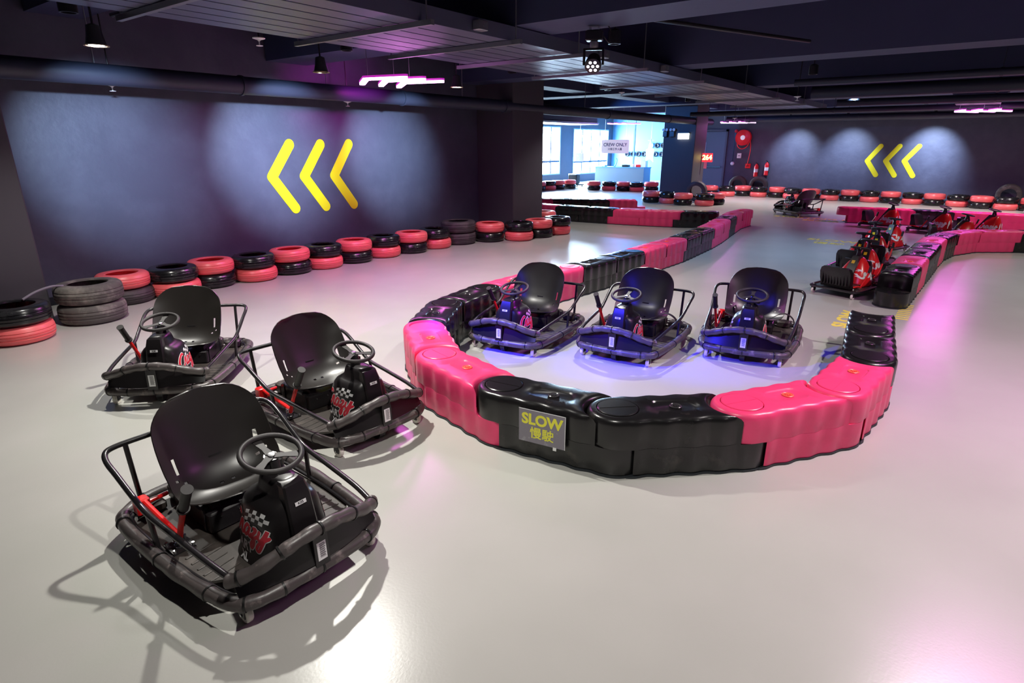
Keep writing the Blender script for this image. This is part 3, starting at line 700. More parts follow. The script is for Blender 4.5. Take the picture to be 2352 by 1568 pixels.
def bucket_seat(prof, widths, wings, parent, m, slots=True, nu=28, nv=44, thick=.005):
    """one-piece bent bucket seat with strap slots and bolt holes"""
    P = smooth([V((0, a, b_)) for a, b_ in prof], 12); W_ = smooth([V((a, 0, 0)) for a in widths], 12); G = smooth([V((a, 0, 0)) for a in wings], 12)
    def at(L, t): f_ = t*(len(L)-1); i = min(int(f_), len(L)-2); return L[i].lerp(L[i+1], f_-i)
    vs = []; fs = []
    for j in range(nv+1):
        v = j/nv; p = at(P, v); q = at(P, min(1, v+.01)) - at(P, max(0, v-.01)); q.normalize(); nr = V((0, q.z, -q.y));  # normal toward the sitter
        if nr.z < 0 and v < .3: nr = -nr
        nr = V((0, q.z, -q.y)) if V((0, q.z, -q.y)).y > 0 or V((0, q.z, -q.y)).z > 0 else -V((0, q.z, -q.y))
        t_ = abs(2*v-1); wd = at(W_, v).x * max(.02, 1 - t_**7)**.42; wg = at(G, v).x
        for i in range(nu+1):
            u = 2*i/nu - 1; vs.append(p + V((wd*u, 0, 0)) + nr*(wg*abs(u)**2.6*(wd/max(.01, at(W_, v).x))))
    hole = set()
    if slots:
        for j in range(23, 28): hole.add((3, j)); hole.add((nu-4, j))
        for i, j in ((2, 20), (nu-3, 20), (4, 19), (nu-5, 19), (12, 15), (15, 15), (14, 5)): hole.add((i, j))
    mb = N(m); n = nu+1; nn = len(vs)
    # thick shell with real holes
    nrm = []
    for j in range(nv+1):
        for i in range(n):
            a = vs[j*n+min(i+1, nu)] - vs[j*n+max(i-1, 0)]; b_ = vs[min(j+1, nv)*n+i] - vs[max(j-1, 0)*n+i]; c = a.cross(b_)
            nrm.append(c.normalized() if c.length > 1e-9 else V((0,0,1)))
    vv = [tuple(p) for p in vs] + [tuple(p - q*thick) for p, q in zip(vs, nrm)]
    solid = {(i, j) for i in range(nu) for j in range(nv) if (i, j) not in hole}
    for (i, j) in solid:
        a, b_, c, d = j*n+i, j*n+i+1, (j+1)*n+i+1, (j+1)*n+i
        fs += [(a, b_, c, d), (d+nn, c+nn, b_+nn, a+nn)]
        for (di, dj, e) in ((-1, 0, (a, d)), (1, 0, (b_, c)), (0, -1, (a, b_)), (0, 1, (d, c))):
            if (i+di, j+dj) not in solid: fs.append((e[0], e[1], e[1]+nn, e[0]+nn))
    mb.add(vv, fs); return mb.build('seat', parent, 40)

def caster(x, y, parent, R=.038, zt=.105, side=1):
    c = N('frame'); c.cyl((x, y, zt-.012), (x, y, zt+.012), .026, 16)
    for s in (-.018, .014): c.box((x+s, y-.022, R-.01), (x+s+.004, y+.022, zt-.012))
    c.use(M['chrome']); c.cyl((x, y, zt+.012), (x, y, zt+.035), .009, 8); c.cyl((x, y, zt+.02), (x, y, zt+.03), .014, 6)
    o = c.build('caster', parent)
    wv = MB().use(M['wheelw']); T = Matrix.Translation((x, y, R)) @ Matrix.Rotation(PI/2, 4, 'Y')
    wv.lathe([(R-.012,-.013),(R-.004,-.013),(R,-.008),(R,.008),(R-.004,.013),(R-.012,.013)], 24, T); wv.use(M['hub'])
    wv.lathe([(.001,-.011),(R-.012,-.009),(R-.012,.009),(.001,.011)], 20, T); wv.use(M['chrome']); wv.cyl((x-.022, y, R), (x+.022, y, R), .006, 8)
    wv.build('wheel', o); return o
def steering(parent, c, R, tilt, r=.0115):
    T = Matrix.Translation(c) @ Matrix.Rotation(tilt, 4, 'X')
    a = N('grip'); pts = [T @ V((R*math.cos(2*PI*i/48), R*math.sin(2*PI*i/48), 0)) for i in range(48)]; a.tube(pts, r, 12, True); sw = a.build('steering_wheel', parent)
    s = N('grip')
    for k in range(3):
        an = PI/2 + PI + k*2*PI/3; dx, dy = math.cos(an), math.sin(an); px, py = -dy, dx
        q = [(dx*.012+px*.016, dy*.012+py*.016), (dx*.05+px*.012, dy*.05+py*.012), (dx*(R-.004)+px*.020, dy*(R-.004)+py*.020), (dx*(R-.004)-px*.020, dy*(R-.004)-py*.020), (dx*.05-px*.012, dy*.05-py*.012), (dx*.012-px*.016, dy*.012-py*.016)]
        s.prism(q, -.014, -.010, T)
    s.build('spokes', sw)
    h = N('chrome'); h.lathe([(.001,-.004),(.014,-.006),(.016,-.010)], 16, T); h.build('hub_bolt', sw)
    h = N('frame'); h.lathe([(.020,-.09),(.020,-.03),(.030,-.022),(.030,-.014)], 16, T); h.build('stem', sw)
    return sw
def superloop(hw, y0, y1, z, n=40, e=3.2):
    cy, hd = (y0+y1)/2, (y1-y0)/2; out = []
    for i in range(n):
        t = 2*PI*i/n; c, s = math.cos(t), math.sin(t)
        out.append((hw*math.copysign(abs(c)**(2/e), c), cy + hd*math.copysign(abs(s)**(2/e), s), z))
    return out
def big_kart():
    r = empty('drift_kart')
    ring2 = [(0,.505),(.15,.503),(.26,.487),(.322,.435),(.355,.29),(.378,.08),(.388,-.15),(.385,-.38),(.35,-.49),(.24,-.55),(.10,-.565)]
    ring = ring2 + [(-x, y) for x, y in reversed(ring2[1:])]
    P = smooth([V((x, y, .104)) for x, y in ring], 8, True)
    mb = N('hose'); rr = lambda t: .0275 + .0022*math.sin(t*140) * (math.sin(t*37) > 0)
    mb.tube(P, rr, 14, True)
    mb.use(M['black'])
    for i in (0, 9, 20, 31, 44, 58, 72, 86, 100, 114, 128, 142, 154):
        q = P[i % len(P)]; t = P[(i+1) % len(P)] - q; mb.tube([q - t.normalized()*.004, q + t.normalized()*.004], .0315, 14)
    lb = mb.build('lower_bumper', r)
    up2 = [(0,.530,.292),(.09,.527,.285),(.17,.512,.262),(.25,.486,.230),(.308,.448,.208),(.324,.425,.202)]
    U = smooth([V((-x, y, z)) for x, y, z in reversed(up2[1:])] + [V(p) for p in up2], 8)
    mb = N('hose'); mb.tube(U, lambda t: .0265 + .002*math.sin(t*60), 14)
    mb.use(M['black'])
    for i in (9, 25, 40, 55, 70):
        q = U[i]; t = (U[i+1]-q).normalized(); mb.tube([q - t*.004, q + t*.004], .0305, 14)
    mb.build('upper_bumper', r)
    # front plate under the upper bumper
    mb = N('shroud'); vs = []; fs = []; n = 24
    for i in range(n+1):
        x = -.31 + .62*i/n; zt = .286 - .088*(abs(x)/.31)**1.5 - .012; yt = .520 - .06*(abs(x)/.31)**2
        vs += [(x, yt-.030, zt), (x, yt+.002, .135), (x, yt-.004, .132), (x, yt-.036, zt)]
    for i in range(n):
        a = i*4; b_ = a+4; fs += [(a, a+1, b_+1, b_), (a+1, a+2, b_+2, b_+1), (a+2, a+3, b_+3, b_+2), (a+3, a, b_, b_+3)]
    fs += [(0,1,2,3), (n*4, n*4+3, n*4+2, n*4+1)]
    mb.add(vs, fs); mb.build('front_plate', r)
    mb = N('frame'); T = Matrix.Translation((0,.522,.188)) @ Matrix.Rotation(.04, 4, 'X'); mb.box((-.032,-.004,-.068), (.032,.004,.072), T); br = mb.build('bumper_bracket', r)
    mb = N('white'); mb.box((-.020,.0042,-.042), (.020,.0052,.038), T); mb.use(M['black'])
    for k in range(14): z = -.030 + k*.0045; mb.box((-.013 if k % 3 else -.016, .0052, z), (.010,.0056,z+(.0026 if k % 2 else .0014)), T)
    mb.build('barcode_label', br)
    # floor pan
    def pan(ins):
        return [(0,.44-ins),(.20-ins,.44-ins),(.225-ins,.30),(.335-ins,.22),(.355-ins,0),(.355-ins,-.2),(.34-ins,-.40),(.26-ins,-.485+ins),(0,-.50+ins)]
    o2 = pan(0); full = o2 + [(-x, y) for x, y in reversed(o2[1:-1])]
    mb = N('deck'); mb.prism(full, .080, .092)
    for k in range(5):
        for s in (-1, 1): y = .02 + .052*k; T = Matrix.Translation((s*.25, y, .092)) @ Matrix.Rotation(s*.12, 4, 'Z'); mb.box((-.065,-.006,0), (.065,.006,.004), T, bev=.002)
    mb.build('floor_pan', r)
    # tube chassis inside the ring
    mb = N('frame'); C2 = smooth([V((x*.925, y*.94, .104)) for x, y in ring], 4, True); mb.tube(C2, .010, 8, True); mb.build('chassis_tube', r)
    # battery box below the seat
    mb = N('frame'); mb.box((-.17,-.40,.093), (.17,-.04,.190), bev=.008)
    for x in (-.172, .172): mb.box((x-.004,-.36,.10), (x+.004,-.34,.20)); mb.box((x-.004,-.10,.10), (x+.004,-.08,.20))
    for x in (-.12, -.04, .04, .12): mb.use(M['chrome']); mb.cyl((x,-.041,.165), (x,-.036,.165), .005, 8)
    mb.build('battery_box', r)
    mb = N('frame'); mb.box((-.14,-.30,.190), (-.10,-.08,.216)); mb.box((.10,-.30,.190), (.14,-.08,.216)); mb.box((-.03,-.33,.19), (.03,-.29,.33)); mb.build('seat_bracket', r)
    # rear bodywork
    mb = N('deck'); mb.box((-.30,-.50,.092), (-.19,-.40,.15), bev=.01); mb.box((.20,-.49,.092), (.27,-.40,.14), bev=.01); mb.box((-.16,-.50,.092), (.16,-.42,.17), bev=.012); mb.build('motor_cover', r)
    bucket_seat([(-.005,.246),(-.065,.218),(-.14,.206),(-.215,.226),(-.277,.284),(-.312,.365),(-.340,.455),(-.362,.545),(-.380,.636)],
                [.185,.225,.243,.250,.250,.252,.250,.240,.205], [.015,.035,.055,.085,.095,.085,.070,.045,.02], r, 'seat')
    # roll hoop
    h2 = [(.318,.420,.212),(.334,.30,.228),(.350,.08,.246),(.364,-.13,.264),(.372,-.24,.308),(.380,-.36,.368),(.383,-.44,.402),(.366,-.495,.420),(.32,-.515,.426),(.22,-.520,.427),(0,-.520,.427)]
    hp = [V(p) for p in h2] + [V((-x, y, z)) for x, y, z in reversed(h2[:-1])]
    mb = N('frame'); mb.tube(smooth(hp, 5), .0125, 12); mb.build('roll_hoop', r)
    for s in (-1, 1):
        mb = N('frame'); mb.cyl((s*.280,-.519,.422), (s*.275,-.480,.095), .011, 12); mb.build('hoop_post', r)
        mb = N('frame'); mb.cyl((s*.364,-.13,.262), (s*.358,-.115,.10), .011, 12); mb.build('hoop_leg', r)
    # shroud with spine
    prof = [(.093,.168,.08,.415),(.115,.158,.085,.418),(.16,.150,.09,.418),(.22,.144,.095,.415),(.27,.136,.10,.410),(.31,.128,.108,.404),(.335,.118,.118,.398),(.352,.104,.130,.392),(.362,.088,.145,.388),(.372,.074,.16,.384),(.385,.066,.175,.380),(.42,.060,.185,.372),(.438,.050,.195,.358),(.443,.030,.22,.34)]
    mb = N('shroud'); mb.loft([superloop(hw, y0, y1, z, 44, 3.0) for z, hw, y0, y1 in prof])
    sh = mb.build('shroud', r, 50)
    mb = N('shroud')
    sp = [(.11,.060,.437),(.25,.058,.430),(.38,.055,.405),(.430,.048,.384),(.440,.040,.365)]
    mb.loft([[( -hw, .33, z), (-hw, y1-.008, z), (-hw+.008, y1, z), (hw-.008, y1, z), (hw, y1-.008, z), (hw, .33, z)] for z, hw, y1 in sp]); sp_ = mb.build('spine', sh, 30)
    T = Matrix.Translation((.0,.4135,.358)) @ Matrix.Rotation(PI, 4, 'Z') @ Matrix.Rotation(math.radians(78), 4, 'X')
    mb = N('white'); mb.box((-.024,-.008,0), (.024,.008,.001), T); nl = mb.build('number_label', sh)
    text_obj('lettering', 'K05', .015, 'black', T @ Matrix.Translation((0,0,.0011)), nl, bold=.0004, thick=.0003)
    put_logo(sh, 1, .110, .198, .094, sh); put_logo(sh, -1, .370, .198, .094, sh)
    mb = N('frame'); mb.cyl((0,.262,.44), (0,.250,.485), .020, 14); mb.box((-.035,.21,.44), (.035,.25,.478)); mb.use(M['yellow'])
    T = Matrix.Translation((0,.209,.465)) @ Matrix.Rotation(math.radians(65), 4, 'X'); mb.poly([(-.018,-.010,.002),(.018,-.010,.002),(0,.018,.002)], T); mb.use(M['chrome']); mb.cyl((.04,.24,.46), (.04,.21,.475), .008, 8)
    mb.build('steering_post', r)
    steering(r, (0,.236,.515), .116, math.radians(-14))
    # drift lever (driver's right)
    mb = N('red'); mb.tube([(.295,-.055,.13),(.300,.01,.24),(.302,.085,.355)], .0115, 12); lv = mb.build('drift_lever', r); lv['label'] = 'red lever with black grip'
    mb = N('grip'); mb.cyl((.302,.080,.350), (.303,.155,.462), .0195, 18); mb.cyl((.302,.074,.341), (.302,.081,.351), .0245, 18); mb.cyl((.303,.154,.461), (.303,.158,.467), .0225, 18); mb.build('grip', lv)
    mb = N('red'); mb.tube([(.285,-.075,.140),(.295,-.375,.185)], .0125, 10); mb.box((.272,-.43,.125), (.330,-.375,.200), bev=.006); mb.tube([(.18,-.44,.150),(.29,-.41,.160)], .010, 8); lk = mb.build('lever_linkage', r); lk['label'] = 'red linkage bars'
    mb = N('chrome'); sp2 = [V((.290+.020*math.cos(t*.7), -.075+.020*math.sin(t*.7), .098 + .0011*t)) for t in range(52)]; mb.tube(sp2, .0028, 6)
    mb.use(M['frame']); mb.box((.245,-.125,.092), (.335,-.025,.099)); mb.use(M['chrome'])
    for x, y in ((.253,-.115),(.327,-.115),(.253,-.035),(.327,-.035)): mb.cyl((x, y, .099), (x, y, .112), .007, 6)
    mb.build('spring', r)
    mb = N('frame'); mb.box((-.045,.36,.06), (.045,.46,.10), bev=.006); mb.cyl((-.02,.42,.05), (.02,.42,.05), .048, 24); mb.build('drive_wheel', r)
    for x, y in ((-.285,.435),(.285,.435),(-.30,-.46),(.30,-.46)): caster(x, y, r)
    return r
proto = big_kart()
# mass production
def place(o, x, y, d, label, cat, group):
    o.location = (x, y, 0); o.rotation_euler = (0, 0, math.atan2(d[1], d[0]) - PI/2); tag(o, label, cat, group); return o
G1 = 'black adult drift karts'
spots = [(1.113, 2.296, (-.023,-1), 'black drift kart closest to the camera at the lower left'),
         (2.119, 3.024, (-.068,-.998), 'black drift kart behind the nearest one, its front almost touching the pink hairpin barrier'),
         (1.849, 4.544, (-.696,-.718), 'black drift kart by the left tyre wall, its back to the tyres'),
         (4.237, 3.045, (-.987,-.164), 'blue-lit drift kart inside the hairpin, leftmost of the three beside the black blocks'),
         (4.611, 2.152, (-.993,-.115), 'blue-lit drift kart in the middle of the three inside the hairpin'),
         (5.221, 1.331, (-.985,-.175), 'blue-lit drift kart inside the hairpin, rightmost of the three with seat straps'),
         (16.4, 3.45, (.62,.79), 'dark kart parked sideways far off by the floor writing')]
for i, (x, y, d, lb) in enumerate(spots):
    o = proto if i == 0 else copy_tree(proto); place(o, x, y, d, lb, 'kart', G1)
# straps lying in two blue-lit seats
for (x, y, lb) in ((4.611+.16, 2.152-.02, 'black belt lying in the seat of the middle blue-lit kart'), (5.221+.16, 1.331-.02, 'black belt lying in the seat of the right blue-lit kart')):
    o = N('grip'); P = smooth([V((.02,.22,.30)), V((-.06,.16,.245)), V((-.10,.05,.235)), V((-.09,-.08,.24)), V((-.02,-.2,.30)), V((.06,-.27,.24)), V((.10,-.285,.13))], 6)
    vs = []; fs = []
    for k, p in enumerate(P): vs += [p + V((-.016,0,.002)), p + V((.016,0,.002)), p + V((.016,0,.006)), p + V((-.016,0,.006))]
    for k in range(len(P)-1):
        a = 4*k; fs += [(a+i_, a+(i_+1) % 4, a+4+(i_+1) % 4, a+4+i_) for i_ in range(4)]
    fs += [(0,1,2,3), (len(vs)-4, len(vs)-3, len(vs)-2, len(vs)-1)]
    o.add(vs, fs); o.use(M['chrome']); o.box((-.115,-.02,.243), (-.08,.02,.252)); o = o.build('seat_belt', None, loc=(x, y, 0)); tag(o, lb, 'belt')

# ------------------------------------------------------------------ small red karts
def small_kart():
    r = empty('red_kart')
    ring2 = [(0,.33),(.14,.325),(.23,.29),(.265,.22),(.28,.08),(.285,-.12),(.28,-.29),(.25,-.355),(.17,-.365)]
    ring = ring2 + [(-x, y) for x, y in reversed(ring2[1:])]
    mb = N('frame'); mb.tube(smooth([V((x, y, .085)) for x, y in ring], 5, True), .013, 10, True); mb.build('bumper', r)
    mb = N('deck'); mb.prism([(x*.93, y*.95) for x, y in ring], .072, .084); mb.build('floor_pan', r)
    # low ribbed seat
    mb = N('shroud')
    mb.loft([[(-.17,-.30,.10),(.17,-.30,.10),(.17,-.06,.10),(-.17,-.06,.10)], [(-.175,-.305,.13),(.175,-.305,.13),(.175,-.04,.125),(-.175,-.04,.125)]])
    back = []
    for z, hw, y0, th in ((.12,.165,-.31,.05),(.20,.175,-.335,.05),(.28,.175,-.355,.045),(.325,.16,-.365,.035),(.345,.13,-.368,.02)): back.append([(-hw,y0,z),(-hw*.5,y0-.012,z),(0,y0-.015,z),(hw*.5,y0-.012,z),(hw,y0,z),(hw,y0+th+.03,z),(hw*.5,y0+th,z),(-hw*.5,y0+th,z),(-hw,y0+th+.03,z)])
    mb.loft(back)
    for k in range(9): x = -.14 + .035*k; mb.box((x-.006,-.352-.006,.14), (x+.006,-.33,.30))
    mb.build('seat', r, 40)
    # red faired steering column: triangular body with black spine
    mb = N('redplastic')
    mb.loft([superloop(.19,-.06,.32,.09,28,2.6), superloop(.18,-.04,.32,.16,28,2.6), superloop(.145,.02,.30,.26,28,2.6), superloop(.10,.08,.28,.34,28,2.6), superloop(.06,.125,.255,.39,28,2.6), superloop(.03,.16,.24,.405,28,2.6)])
    fr = mb.build('fairing', r, 45)
    mb = N('white')
    bm = bmesh.new(); bm.from_mesh(fr.data); tree = BVHTree.FromBMesh(bm); bm.free()
    for side in (1, -1):
        for st in SCRIPT:
            vs2, fs2 = ribbon(st, .11, 4); pts = []
            for x, y in vs2:
                h = tree.ray_cast(V((side*.6, (.0 if side > 0 else .29) + side*x*.104, .18 + y*.09 + x*.006)), V((-side,0,0)))
                pts.append(h[0] + h[1]*.0015*(1 if h[1].x*side > 0 else -1) if h[0] is not None else None)
            for f_ in fs2:
                if all(pts[i] is not None for i in f_): mb.add([pts[i] for i in f_], [tuple(range(len(f_)))])
    # white flash on the nose and the small rider-side stickers
    for sgn in (-1, 1):
        mb.add([(sgn*.09,.302,.26),(sgn*.03,.300,.29),(sgn*.03,.315,.14),(sgn*.12,.308,.13)], [(0,1,2,3)])
    mb.build('logo', fr)
    mb = N('frame'); mb.loft([[(-.055,-.105,.09),(.055,-.105,.09),(.055,.10,.09),(-.055,.10,.09)], [(-.050,.025,.31),(.050,.025,.31),(.050,.17,.31),(-.050,.17,.31)], [(-.036,.095,.425),(.036,.095,.425),(.036,.20,.425),(-.036,.20,.425)]])
    mb.cyl((0,.19,.42), (0,.165,.50), .016, 12); sp_ = mb.build('steering_post', r)
    T = Matrix.Translation((0,.052,.360)) @ Matrix.Rotation(math.radians(58.7), 4, 'X')
    mb = N('yellow'); mb.box((-.018,-.020,0), (.018,.020,.002), T); mb.use(M['white']); mb.box((-.010,-.10,-.012), (.010,-.055,-.009), T); mb.build('warning_label', sp_)
    steering(r, (0,.16,.515), .095, math.radians(-12), .010)
    mb = N('red'); mb.tube([(.20,-.12,.10),(.22,-.06,.20),(.225,-.02,.27)], .011, 10); mb.tube([(.20,-.15,.12),(.22,-.32,.14)], .010, 8); lv = mb.build('drift_lever', r)
    mb = N('grip'); mb.cyl((.225,-.02,.27), (.228,0,.35), .015, 12); mb.build('grip', lv)
    for x, y in ((-.23,-.335),(.23,-.335),(-.2,.26),(.2,.26)): caster(x, y, r, .034, .088)
    return r
sp0 = small_kart()
G2 = 'small red drift karts parked in the pit'
sspots = [(8.02, 1.00, (.93,-.28), 'small red-bodied kart nearest the camera, beside the black end block with its rear bumper showing'),
          (8.74, .96, (.97,-.10), 'small red-bodied kart second in the close queue behind the front one'),
          (9.43, 1.12, (.98,-.1), 'small red-bodied kart third in the queue with its steering wheel standing clear'),
          (10.13, 1.0, (1,0), 'small red-bodied kart fourth in the queue'),
          (10.87, 1.12, (.98,.1), 'small red-bodied kart fifth in the queue'),
          (11.65, 1.0, (.9,-.3), 'small red-bodied kart last in the queue, half hidden'),
          (14.85, 1.42, (-.35,-.95), 'small red kart with bright white lettering, left of the three lined up side by side'),
          (14.6, .52, (-.35,-.94), 'small red kart with white lettering, middle of the three lined up side by side'),
          (14.55, -.24, (-.25,-.97), 'small red kart with white lettering, right of the three lined up side by side'),
          (13.25, .15, (.2,-1), 'small red kart turned sideways in front of the three, just over the barrier')]
for i, (x, y, d, lb) in enumerate(sspots):
    o = sp0 if i == 0 else copy_tree(sp0); place(o, x, y, d, lb, 'kart', G2)

# ------------------------------------------------------------------ floor lettering
def floor_text(s, size, loc, rz, label, bold=.01, sx=1.0, grp=None):
    T = Matrix.Translation((loc[0], loc[1], .0006)) @ Matrix.Rotation(rz, 4, 'Z')
    o = text_obj('floor_marking', s, size, 'floorpaint', T, None, bold=bold, thick=.0012, sx=sx); tag(o, label, 'floor marking', grp); return o
floor_text('SLOW', .19, (6.70, .79), 0, 'yellow SLOW painted on the floor in the gap beside the black end block', .009, 1.32)
o = N('floorpaint')
for k in range(9): o.box((k*.085, -.06, 0), (k*.085+.04, .06, .0012))
tag(o.build('floor_marking', None, loc=(7.02, .34, .0006)), 'short yellow ladder stripe on the floor between the two barrier ends', 'floor marking')
floor_text('STARTING LINE', .30, (15.85, 2.78), -PI/2, 'yellow words painted across the lane below the far dark kart', .006)
floor_text('起步線', .26, (15.42, 2.70), -PI/2, 'yellow characters below the far painted words', .004)
floor_text('SLOW', .30, (12.30, 1.90), -PI/2, 'yellow painted word on the floor beside the queue of red karts', .01)
floor_text('慢駛', .26, (11.92, 1.90), -PI/2, 'yellow painted characters on the floor beside the queue of red karts', .004)

# ------------------------------------------------------------------ back wall fittings
# door
r = empty('door_1', (XB, 7.82, 0)); r['kind'] = 'structure'
a = N('doorm'); a.box((-.045,-.46,.01), (-.005,.46,2.10)); a.build('door_leaf', r)
a = N('wall'); a.box((-.07,-.53,0), (-.002,-.465,2.18)); a.box((-.07,.465,0), (-.002,.53,2.18)); a.box((-.07,-.53,2.11), (-.002,.53,2.18)); a.build('door_frame', r)
a = N('winframe'); a.box((-.05,.22,1.1), (-.046,.30,1.75)); a.build('door_window', r)
a = N('chrome'); a.box((-.09,-.40,.88), (-.05,.10,.93)); a.build('push_bar', r)
a = N('tyrered'); a.box((-.052,.12,.84), (-.046,.42,1.12)); a.build('door_notice', r)
# hose reel
r = empty('fire_hose_reel', (XB-.02, 6.70, 1.90)); tag(r, 'round red fire hose reel high on the back wall beside the door', 'fire hose reel')
T = Matrix.Rotation(-PI/2, 4, 'Y')
a = N('hosered'); a.lathe([(.02,.06),(.25,.06),(.255,.07),(.255,.085),(.10,.09),(.09,.20),(.10,.205),(.255,.21),(.26,.225),(.255,.24),(.09,.245),(.08,.25)], 40, T); a.build('drum', r)
a = N('glowwhite'); a.lathe([(.001,.262),(.075,.258),(.08,.245)], 24, T); a.build('hub_cap', r)
a = N('hosered'); a.tube(smooth([V((-.16,.20,-.1)), V((-.16,.17,-.28)), V((-.16,.02,-.37)), V((-.16,-.14,-.30)), V((-.16,-.22,-.12))], 6), .014, 8); a.tube(smooth([V((-.15,-.22,.0)), V((-.12,-.27,-.35)), V((-.10,-.24,-.7)), V((-.08,-.20,-.92))], 6), .014, 8); a.build('hose', r)
a = N('frame'); a.box((-.06,-.03,-.25), (.018,.03,.25)); a.build('wall_bracket', r)
for (y, z, nm, lb, sz, m) in ((6.82, 1.30, 'notice_box', 'small white box on the back wall beneath the hose reel', (.07,.085), 'white'),
                             (6.48, .96, 'alarm_box', 'small red box on the back wall at the end of the hose', (.09,.08), 'hosered')):
    a = N(m); a.box((-.05,-sz[0],-sz[1]), (-.002,sz[0],sz[1]), bev=.008); a.use(M['black']); a.box((-.052,-sz[0]*.5,-.01), (-.05,sz[0]*.5,.01)); o = a.build(nm, None, loc=(XB, y, z)); tag(o, lb, 'wall box')
a = N('white'); a.lathe([(.001,.05),(.05,.045),(.065,.02),(.07,0)], 24, T); a.use(M['frame']); a.box((-.015,-.012,.06), (-.002,.012,1.1)); o = a.build('fire_alarm_bell', None, loc=(XB-.002, 7.04, 1.03)); tag(o, 'round white alarm bell on the back wall right of the door', 'alarm bell')
a = N('hosered'); a.lathe([(.001,.06),(.05,.05),(.06,.0)], 20, T); o = a.build('alarm_beacon', None, loc=(XB-.002, 7.02, 2.12)); tag(o, 'small red beacon high on the back wall left of the hose reel', 'alarm light')
def extinguisher(y, z, lb):
    r = empty('fire_extinguisher', (XB-.09, y, z)); tag(r, lb, 'fire extinguisher', 'fire extinguishers on the back wall')
    a = N('hosered'); a.lathe([(.05,0),(.068,.012),(.07,.03),(.07,.34),(.06,.385),(.03,.42),(.026,.44)], 24); a.build('cylinder', r)
    a = N('black'); a.box((-.015,-.02,.44), (.015,.02,.47)); a.tube([(-.0,.0,.48),(-.05,.02,.50),(-.09,.03,.49)], .006, 6); a.build('valve', r)
    a = N('white'); a.lathe([(.0705,.16),(.0705,.27)], 24); a.build('label_band', r)
    a = N('black'); a.tube(smooth([V((0,-.02,.45)), V((-.02,-.09,.38)), V((-.03,-.085,.18)), V((-.03,-.08,.08))], 5), .008, 6); a.build('hose', r)
    a = N('frame'); a.box((.06,-.02,.30), (.088,.02,.36)); a.build('wall_hook', r)
extinguisher(6.17, .60, 'red fire extinguisher on the back wall, left one of the pair')
extinguisher(5.83, .66, 'red fire extinguisher on the back wall, right one of the pair')
# exit sign and emergency lamps on the far pillar
r = empty('exit_sign', (18.345, 7.34, 1.83)); tag(r, 'white lit exit box on the blue face of the far pillar', 'sign')
a = N('exit'); a.box((-.06,-.17,0), (-.012,.17,.17), bev=.004); a.build('panel', r)
a = N('lampbody'); a.box((-.065,-.175,.17), (-.002,.175,.20)); a.build('housing', r)
for k, y in enumerate((7.93, 7.70)):
    r = empty('emergency_light', (18.33, y, 2.10)); tag(r, '%s twin-head emergency lamp at the top left of the far pillar' % ('left', 'right')[k], 'lamp', 'emergency lamps on the far pillar')
    a = N('lampbody'); a.box((-.06,-.07,-.20), (.015,.07,-.04), bev=.006); a.build('body', r)
    for s in (-1, 1):
        a = N('white'); T2 = Matrix.Translation((-.03, s*.05, .0)) @ Matrix.Rotation(-PI/2 + .3, 4, 'Y'); a.lathe([(.02,-.04),(.04,.0),(.042,.03),(.001,.034)], 16, T2); a.build('lamp_head', r)
# red LED counter bracketed off the pillar side
r = empty('led_display', (19.05, 6.80, 1.29)); tag(r, 'small red LED display reading 264 on the side of the far pillar', 'display')
a = N('ledred'); a.box((-.02,-.16,-.13), (.02,.16,.13), bev=.005); a.build('panel', r)
TT = Matrix(((0,0,-1,-.0215),(-1,0,0,0),(0,1,0,0),(0,0,0,1)))
text_obj('digits', '264', .20, 'leddig', TT, r, bold=.006, thick=.002)
a = N('lampbody'); a.box((-.015,.16,-.02), (.015,.178,.02)); a.build('bracket', r)

# ------------------------------------------------------------------ crew corner
r = empty('service_counter', (22.75, 11.72, 0)); tag(r, 'long plain blue-grey counter front behind the tyres in the crew corner', 'counter')
a = N('counter'); a.box((-.04,-1.10,0), (.04,1.10,.76)); a.build('front_panel', r)
a = N('crewwall'); a.box((-.06,-1.12,.76), (.62,1.12,.80), bev=.006); a.build('worktop', r)
for q in (-1.10, 1.05): a = N('counter'); a.box((.04,q,0), (.60,q+.05,.759)); a.build('side_panel', r)
# things on the counter
items = [(12.55, 'paper_stack', 'white', (.10,.09,.06), 'white paper stack at the left end of the crew counter'), (11.55, 'parts_tray', 'lampbody', (.10,.14,.08), 'dark parts tray in the middle of the crew counter'),
         (11.22, 'cup', 'white', (.04,.04,.12), 'white cup on the crew counter'), (10.95, 'toolbox', 'hosered', (.10,.12,.10), 'small red toolbox on the crew counter'), (10.75, 'carton', 'white', (.10,.12,.25), 'white carton at the right end of the crew counter')]
for y, nm, m, s, lb in items:
    a = N(m); a.box((-s[0],-s[1],0), (s[0],s[1],s[2]), bev=.008); a.use(M['lampbody']); a.box((-s[0]*.4,-s[1]*.4,s[2]), (s[0]*.4,s[1]*.4,s[2]+.008)); o = a.build(nm, None, loc=(22.98, y, .801)); tag(o, lb, 'clutter')
r = empty('desk_lamp', (22.95, 12.05, .801)); tag(r, 'teal curved desk lamp on the crew counter', 'lamp')
a = N('teal'); a.lathe([(.06,0),(.06,.015),(.01,.02)], 20); a.build('base', r)
a = N('teal'); a.tube(smooth([V((0,0,.02)), V((0,-.06,.12)), V((0,-.09,.25)), V((0,-.05,.34))], 5), .018, 10); a.build('arm', r)
